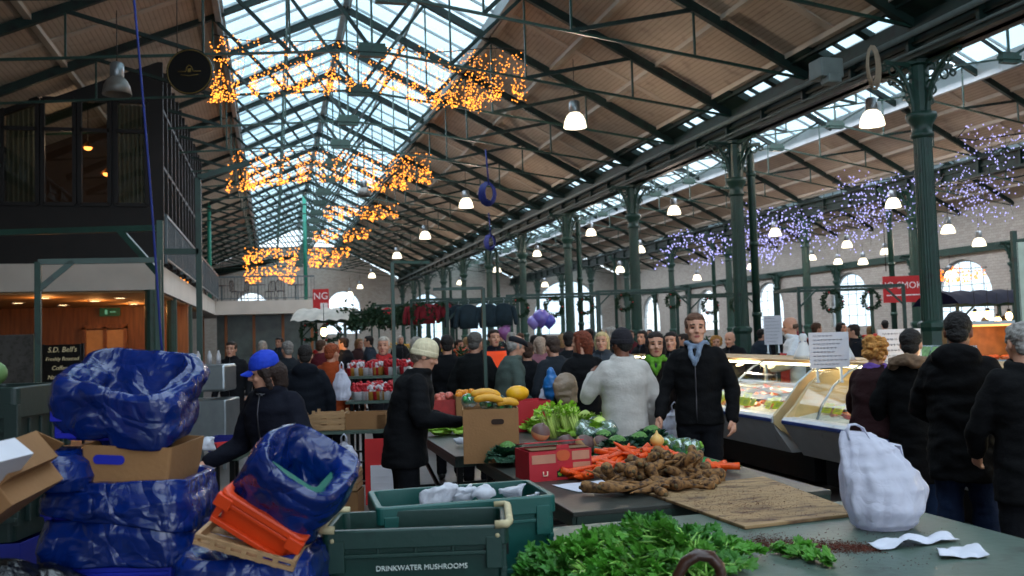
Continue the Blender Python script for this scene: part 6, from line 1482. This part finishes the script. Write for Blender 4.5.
# steel cooker & clutter at the left, behind the tall stack
p = rel(204, 11.5, 0); t = thing('steel_cooker', 'boxy steel catering unit left of the blue capped woman', 'cooker', p, -YAW)
m = MB(); m.box((0, .3, .65), (.55, .6, .5)); m.build('body', STL, t, bevel=.02); m = MB(); m.box((0, .3, 1.18), (.5, .5, .35)); m.build('hood', STL, t, bevel=.03)
m = MB(); [m.lathe([(0, 0), (.03, 0), (.03, .12), (.012, .16), (.012, .18), (0, .18)], (x, .2, 1.36)) for x in (-.15, 0, .12)]; m.build('jar', mat('festive_white', '#c8c4c8'), t)
for sx in (-1, 1):
    for y in (.05, .55): m = MB(); m.box((sx*.24, y, .2), (.04, .04, .4)); m.build('leg', STL, t)
ptable('small bench with red books and boxes behind the tall stack', 205, 236, 6.9, .74, .6)
carton('red box on the small bench behind the tall stack', rel(222, 7.0, .757, .1), (0, 0, .3), .2, .14, .09, mat('banner_red', '#c02a2c'), False); carton('dark blue box on the small bench behind the tall stack', rel(213, 7.0, .757, .3), (0, 0, -.4), .24, .16, .12, mat('blue_card', '#1a2278'), False)
wbag('white plastic bag lying at the right shoulder of the tall stack', rel(202, 4.6, 1.12), .07, 13)
m = MB(); m.box((0, 0, 0), (.02, .2, .3)); 
carton('pale cardboard carton wedged between the two crate stacks', rel(213, 3.4, .98), (R(20), R(-35), 0), .10, .16, .16, mat('white_card', '#c9c8d0'), False)
carton('tall crate prop between the stacks', rel(210, 3.6, 0), (0, 0, rz), .2, .3, .95, TAN, False)
# stalls with garments and plants behind the crowd
def goods_stall(label, px0, px1, d, ztop, seed, kinds, awn=None):
    rg = random.Random(seed); a, b = V((*gpos(px0, d), 0)), V((*gpos(px1, d), 0)); w = (b-a).length; c = (a+b)/2; u = (b-a)/w; yaw = math.atan2(u.y, u.x)
    t = thing('market_stall', label, 'market stall', c, yaw)
    for sx in (-1, 1):
        for y in (0, 1.4): m = MB(); m.bar((sx*w/2, y, 0), (sx*w/2, y, ztop), .05); m.build('post', GR, t)
    m = MB(); [m.bar((-w/2, y, ztop), (w/2, y, ztop), .05) for y in (0, 1.4)]; [m.bar((s*w/2, 0, ztop), (s*w/2, 1.4, ztop), .05) for s in (-1, 1)]; m.bar((-w/2, 0, ztop-.35), (-w/2+.35, 0, ztop), .03); m.bar((w/2, 0, ztop-.35), (w/2-.35, 0, ztop), .03); m.build('top_frame', GR, t)
    m = MB(); m.box((0, .7, .85), (w-.1, 1.2, .04)); m.build('shelf', GTOP, t); m = MB(); m.box((0, .12, .42), (w-.1, .03, .82)); m.build('skirt', mat('stall_skirt', '#26302e', .8), t)
    if awn: m = MB(); m.grid(16, 8, lambda q, v: ((q-.5)*(w+.3), -.4+v*2.0, ztop+.28*math.sin(v*PI)**.7-.12*(1-v)*0+.02*math.sin(q*30))); s = m.build('awning', mat('awning'+awn, awn, .8, var=.12, trans=.2), t)
    Mx = Matrix.Translation(c) @ Matrix.Rotation(yaw, 4, 'Z')
    for k, (kind, col, n) in enumerate(kinds):
        first = None
        for i in range(n):
            x = -w/2+w*(i+.5+rg.uniform(-.2, .2))/n
            if kind == 'garment': loc = Mx @ V((x, rg.uniform(-.05, .05), ztop-.05)); 
            elif kind == 'wreath': loc = Mx @ V((x, -.05, ztop-.25))
            else: loc = Mx @ V((x, .25+.45*rg.random(), .87))
            if first: dup(first, loc, yaw+rg.uniform(-.3, .3), scale=rg.uniform(.85, 1.15)); continue
            gp = '%ss on the %s' % (kind, label)[:0] if False else kind.replace('_', ' ')+'s of '+label[:60]
            if kind == 'garment':
                first = thing('hanging_garment', 'dark jumper hanging from a rail of '+label.split(' of ')[0][:40], 'garment', loc, yaw, gp); m = MB(); m.rings([(-.42, .15, .05), (-.25, .15, .06), (-.12, .17, .05), (-.06, .12, .04), (-.03, .05, .03)], 14)
                for s in (-1, 1): m.limb([(s*.16, 0, -.12), (s*.20, 0, -.26), (s*.21, 0, -.38)], [.05, .045, .04], 8, sub=2)
                m.build('knit', mat('garment'+col, col, .9, var=.25, scale=14), first); m = MB(); m.tube([(0, 0, -.05), (0, 0, 0), (.02, 0, .03), (-.01, 0, .05)], .006, 5); m.build('hanger', STL, first)
            elif kind == 'wreath':
                first = thing('wreath', 'round evergreen wreath on the frame of '+label.split(' of ')[0][:40], 'wreath', loc, yaw, gp); m = MB(); rr = random.Random(3)
                for q in range(260):
                    a2 = rr.uniform(0, 2*PI); c2 = V((math.cos(a2)*.17, rr.gauss(0, .03), math.sin(a2)*.17)); d2 = V((rr.uniform(-1, 1), rr.uniform(-1, 1), rr.uniform(-1, 1))).normalized()*.07; s2 = d2.cross(V((0, 1, .3))).normalized()*.014; m.add([c2, c2+d2*.5+s2, c2+d2, c2+d2*.5-s2], [(0, 1, 2, 3)])
                m.build('foliage', mat('evergreen', '#1e3a24', .7, var=.4, scale=20), first); [(lambda mm: (mm.ell((math.cos(q)*.17, -.05, math.sin(q)*.17), (.018,)*3, 8), mm.build('berry', mat('festive_red', '#b3202a'), first)))(MB()) for q in (0, 2, 4.2)]
            elif kind == 'plant':
                first = thing('potted_plant', 'bushy green potted plant on '+label.split(' of ')[0][:40], 'plant', loc, yaw, gp); m = MB(); m.lathe([(0, 0), (.07, 0), (.10, .16), (.09, .16)], n=14); m.build('pot', mat('terracotta', '#8a4a30', .8), first); m = MB(); rr = random.Random(4)
                for q in range(220):
                    a2 = rr.uniform(0, 2*PI); e2 = rr.uniform(.1, 1.5); c2 = V((math.cos(a2)*math.cos(e2)*.13, math.sin(a2)*math.cos(e2)*.13, .2+.38*math.sin(e2)*rr.random())); d2 = V((math.cos(a2), math.sin(a2), .6)).normalized()*.09; s2 = d2.cross(V((0, 0, 1))).normalized()*.025; m.add([c2, c2+d2*.5+s2, c2+d2, c2+d2*.5-s2], [(0, 1, 2, 3)])
                m.build('foliage', mat('plant_green', '#2f5a34', .6, var=.4, scale=20), first)
            elif kind == 'flower_bucket':
                first = thing('flower_bucket', 'bucket of '+col[1:]+' flowers on '+label.split(' of ')[0][:40] if False else 'bucket of bright cut flowers on '+label.split(' of ')[0][:40], 'flowers', loc, yaw, gp); m = MB(); m.lathe([(0, 0), (.09, 0), (.12, .22), (.115, .22), (.1, .18)], n=16); m.build('bucket', DKB, first); rr = random.Random(5); m = MB(); g2 = MB()
                for q in range(26):
                    a2 = rr.uniform(0, 2*PI); r2 = .15*math.sqrt(rr.random()); e = V((math.cos(a2)*r2, math.sin(a2)*r2, .42+rr.random()*.12)); g2.tube([(e.x*.3, e.y*.3, .15), e], .005, 4); m.ell(e, (.032, .032, .024), 8)
                g2.build('stems', STEM, first); m.build('blooms', mat('bloom'+col, col, .5, var=.2), first)
    return t
goods_stall('flower stall far left of the crowd', 412, 452, 17, 2.35, 1, [('garment', '#7a1f2a', 4), ('flower_bucket', '#e0b818', 4), ('wreath', '#1e3a24', 2)])
goods_stall('clothes stall behind the black coated men', 448, 512, 15, 2.25, 2, [('garment', '#1a2a33', 4), ('flower_bucket', '#d8541c', 4), ('plant', '#000000', 2)])
goods_stall('plant and balloon stall behind the pink coat', 508, 600, 17.5, 2.4, 3, [('wreath', '#1e3a24', 3), ('plant', '#000000', 4), ('flower_bucket', '#8a7ad0', 5)])
goods_stall('green framed stall of plants behind the green scarf', 598, 690, 19, 2.5, 4, [('plant', '#000000', 6), ('wreath', '#1e3a24', 2)])
goods_stall('plant stall between the fishmonger and the nearest column', 800, 905, 15.5, 2.3, 5, [('plant', '#000000', 6), ('wreath', '#1e3a24', 2), ('flower_bucket', '#e0301c', 3)])
goods_stall('dark blue awning stall beyond the right hand customers', 958, 1040, 17, 1.95, 6, [('flower_bucket', '#c83030', 5), ('plant', '#8a2430', 2)], awn='#10142c')
goods_stall('pale canopy stall at the end of the far balcony', 302, 345, 19, 2.05, 7, [('flower_bucket', '#c02a2c', 4), ('wreath', '#1e3a24', 2)], awn='#c9c2b8')
goods_stall('distant stall left of the nave columns', 372, 430, 26, 2.6, 8, [('garment', '#b02a30', 5), ('flower_bucket', '#d0a020', 4)])
goods_stall('stall with white goods behind the tall column', 690, 760, 20, 2.4, 9, [('plant', '#000000', 4), ('wreath', '#1e3a24', 2)])
# garland frame of evergreen above the left of the crowd
a, b = at(345, 313, 19), at(418, 309, 19); t = thing('garland', 'long evergreen garland draped on a frame above the left crowd', 'garland', (0, 0, 0)); m = MB(); rr = random.Random(9)
for q in range(1500):
    f = rr.random(); c2 = a.lerp(b, f)+V((rr.gauss(0, .08), rr.gauss(0, .1), rr.gauss(0, .07)-.25*abs(math.sin(f*8)))); d2 = V((rr.uniform(-1, 1), rr.uniform(-1, 1), rr.uniform(-1, 1))).normalized()*.12; s2 = d2.cross(V((0, 1, .3))).normalized()*.025; m.add([c2, c2+d2*.5+s2, c2+d2, c2+d2*.5-s2], [(0, 1, 2, 3)])
m.build('foliage', mat('evergreen', '#1e3a24'), t); m = MB(); m.bar(a, b, .05); [m.bar(p_, (p_.x, p_.y, 0), .05) for p_ in (a, b)]; m.build('frame', GR, t)
# balloons, purple things
for k, (px, py, hx, r) in enumerate(((541, 318, '#7a6ac0', .17), (534, 322, '#9a8ad8', .13), (505, 322, '#b07ab8', .15), (505, 332, '#a86aa8', .14), (549, 321, '#5a58b8', .13))):
    p = at(px, py, 16.5); t = thing('balloon', ('large violet balloon above the crowd', 'pale lilac balloon left of the violet one', 'pink balloon above the flat capped man', 'lower pink balloon above the flat capped man', 'small blue violet balloon at the right of the cluster')[k], 'balloon', p)
    m = MB(); m.rings([(-r*1.15, .01, .01), (-r*.9, r*.35, r*.35), (-r*.4, r*.85, r*.85), (0, r, r), (r*.5, r*.85, r*.85), (r*.85, r*.5, r*.5), (r, .01, .01)], 18); m.build('skin', mat('balloon'+hx, hx, .25, spec=.6), t); m = MB(); m.tube([(0, 0, -r*1.15), (.03, 0, -1.5+r), (0, .02, -(p.z-1.0))], .006, 4); m.build('string', DKW, t)
# lamps on the awning stall and left stall
sl = None
for k, (px, py, d) in enumerate(((988, 315, 15.8), (998, 321, 15.8), (1009, 316, 15.8), (324, 332, 15.5), (975, 316, 15.8))):
    p = at(px, py, d)
    if sl is None:
        sl = thing('stall_bulb', 'bare glowing bulb strung under a stall canopy', 'bulb', p, 0, 'bare bulbs under the stall canopies'); m = MB(); m.ell((0, 0, 0), (.06, .06, .08)); m.build('glass', emat('warm_stall_bulb', '#ffd08a', 12), sl); m = MB(); m.tube([(0, 0, .07), (0, 0, .13)], .03, 8); m.tube([(0, 0, .13), (0, 0, .5)], .006, 4); m.build('socket', DKW, sl)
    else: dup(sl, p)
    light_q.append((p-V((0, 0, .1)), 25, '#ffc070'))
# slim posts among the crowd in front
for k, (px, y0_, d) in enumerate(((392, 262, 9), (483, 288, 9.0))):
    a_ = at(px, y0_, d); m = MB(); m.bar((a_.x, a_.y, 0), a_, .035); m.bar(a_, a_+V((-.5 if k else .4, .1, 0)), .03); tag(m.build('pole', GR), ('slim green pole rising beside the cream knitted hat', 'slim green pole before the hi-vis vest in the crowd')[k], 'pole')
for k, (px, py, d) in enumerate(((545, 346, 14.8), (820, 322, 13.8), (868, 326, 14), (549, 343, 14.8))): pass
# ================================================================ camera, light
cam = bpy.data.cameras.new('camera'); co = bpy.data.objects.new('camera', cam); COL.objects.link(co)
cam.lens = 36*FPX/1024; cam.sensor_width = 36; cam.clip_end = 400; cam.clip_start = .05
co.matrix_world = Matrix(((RT.x, UP.x, -FW.x, CP.x), (RT.y, UP.y, -FW.y, CP.y), (RT.z, UP.z, -FW.z, CP.z), (0, 0, 0, 1)))
SC.camera = co
cam.dof.use_dof = True; cam.dof.focus_distance = 5.2; cam.dof.aperture_fstop = 3.4
w = bpy.data.worlds.new('w'); SC.world = w; w.use_nodes = True
nt = w.node_tree; bg = nt.nodes['Background']; tc = nt.nodes.new('ShaderNodeTexCoord'); n = nt.nodes.new('ShaderNodeTexNoise'); n.inputs['Scale'].default_value = 2.5; n.inputs['Detail'].default_value = 5
rp = nt.nodes.new('ShaderNodeValToRGB'); rp.color_ramp.elements[0].color = lin('#a9cbe0'); rp.color_ramp.elements[1].color = lin('#f2f6fa'); rp.color_ramp.elements[0].position = .35; rp.color_ramp.elements[1].position = .65
nt.links.new(tc.outputs['Generated'], n.inputs['Vector']); nt.links.new(n.outputs[0], rp.inputs[0]); nt.links.new(rp.outputs[0], bg.inputs[0]); bg.inputs[1].default_value = WORLD
def light(kind, loc, e, col='#ffffff', size=1, sy=None, rot=(0, 0, 0), r=.1, spot=None):
    l = bpy.data.lights.new('light', kind); l.energy = e; l.color = lin(col)[:3]
    if kind == 'AREA': l.shape = 'RECTANGLE'; l.size = size; l.size_y = sy or size
    else: l.shadow_soft_size = r
    if kind == 'SPOT': l.spot_size = R(spot or 120); l.spot_blend = .6
    o = bpy.data.objects.new('light', l); o.location = loc; o.rotation_euler = rot; COL.objects.link(o); return o
# added area lamps under the skylight bays, boosting the daylight
light('AREA', (XC, 1, 8.3), 420*LK, '#dfeeff', 5.2, 14)
light('AREA', (14, 4, 7.3), 260*LK, '#e6f0ff', 3.4, 16)
light('AREA', (2.0, Y0+.5, 3.4), 300*LK, '#dfeaff', 10, 4, (R(90), 0, 0))  # added fill lamp inside the unseen rear wall, facing down the hall
for y in (26, 42, 58): light('AREA', (XC, y, 8.4), 480*LK, '#dfeeff', 5.2, 14)
for y in (24, 40, 56): light('AREA', (14, y, 7.35), 560*LK, '#eef2ff', 3.4, 16)
for y in (24, 40, 56): light('AREA', (23.2, y, 7.35), 620*LK, '#eef2ff', 3.4, 16)
for p, e, c in light_q: light('POINT', p, e*LK2, c, r=.15)
vs = SC.view_settings; vs.view_transform = 'Standard'; vs.look = 'None'; vs.gamma = 1; vs.use_curve_mapping = False; vs.exposure = EXPO
SC.cycles.use_denoising = True; SC.cycles.max_bounces = 8; SC.cycles.transparent_max_bounces = 24; SC.cycles.diffuse_bounces = 4; SC.cycles.sample_clamp_indirect = 4; SC.cycles.caustics_reflective = False; SC.cycles.caustics_refractive = False
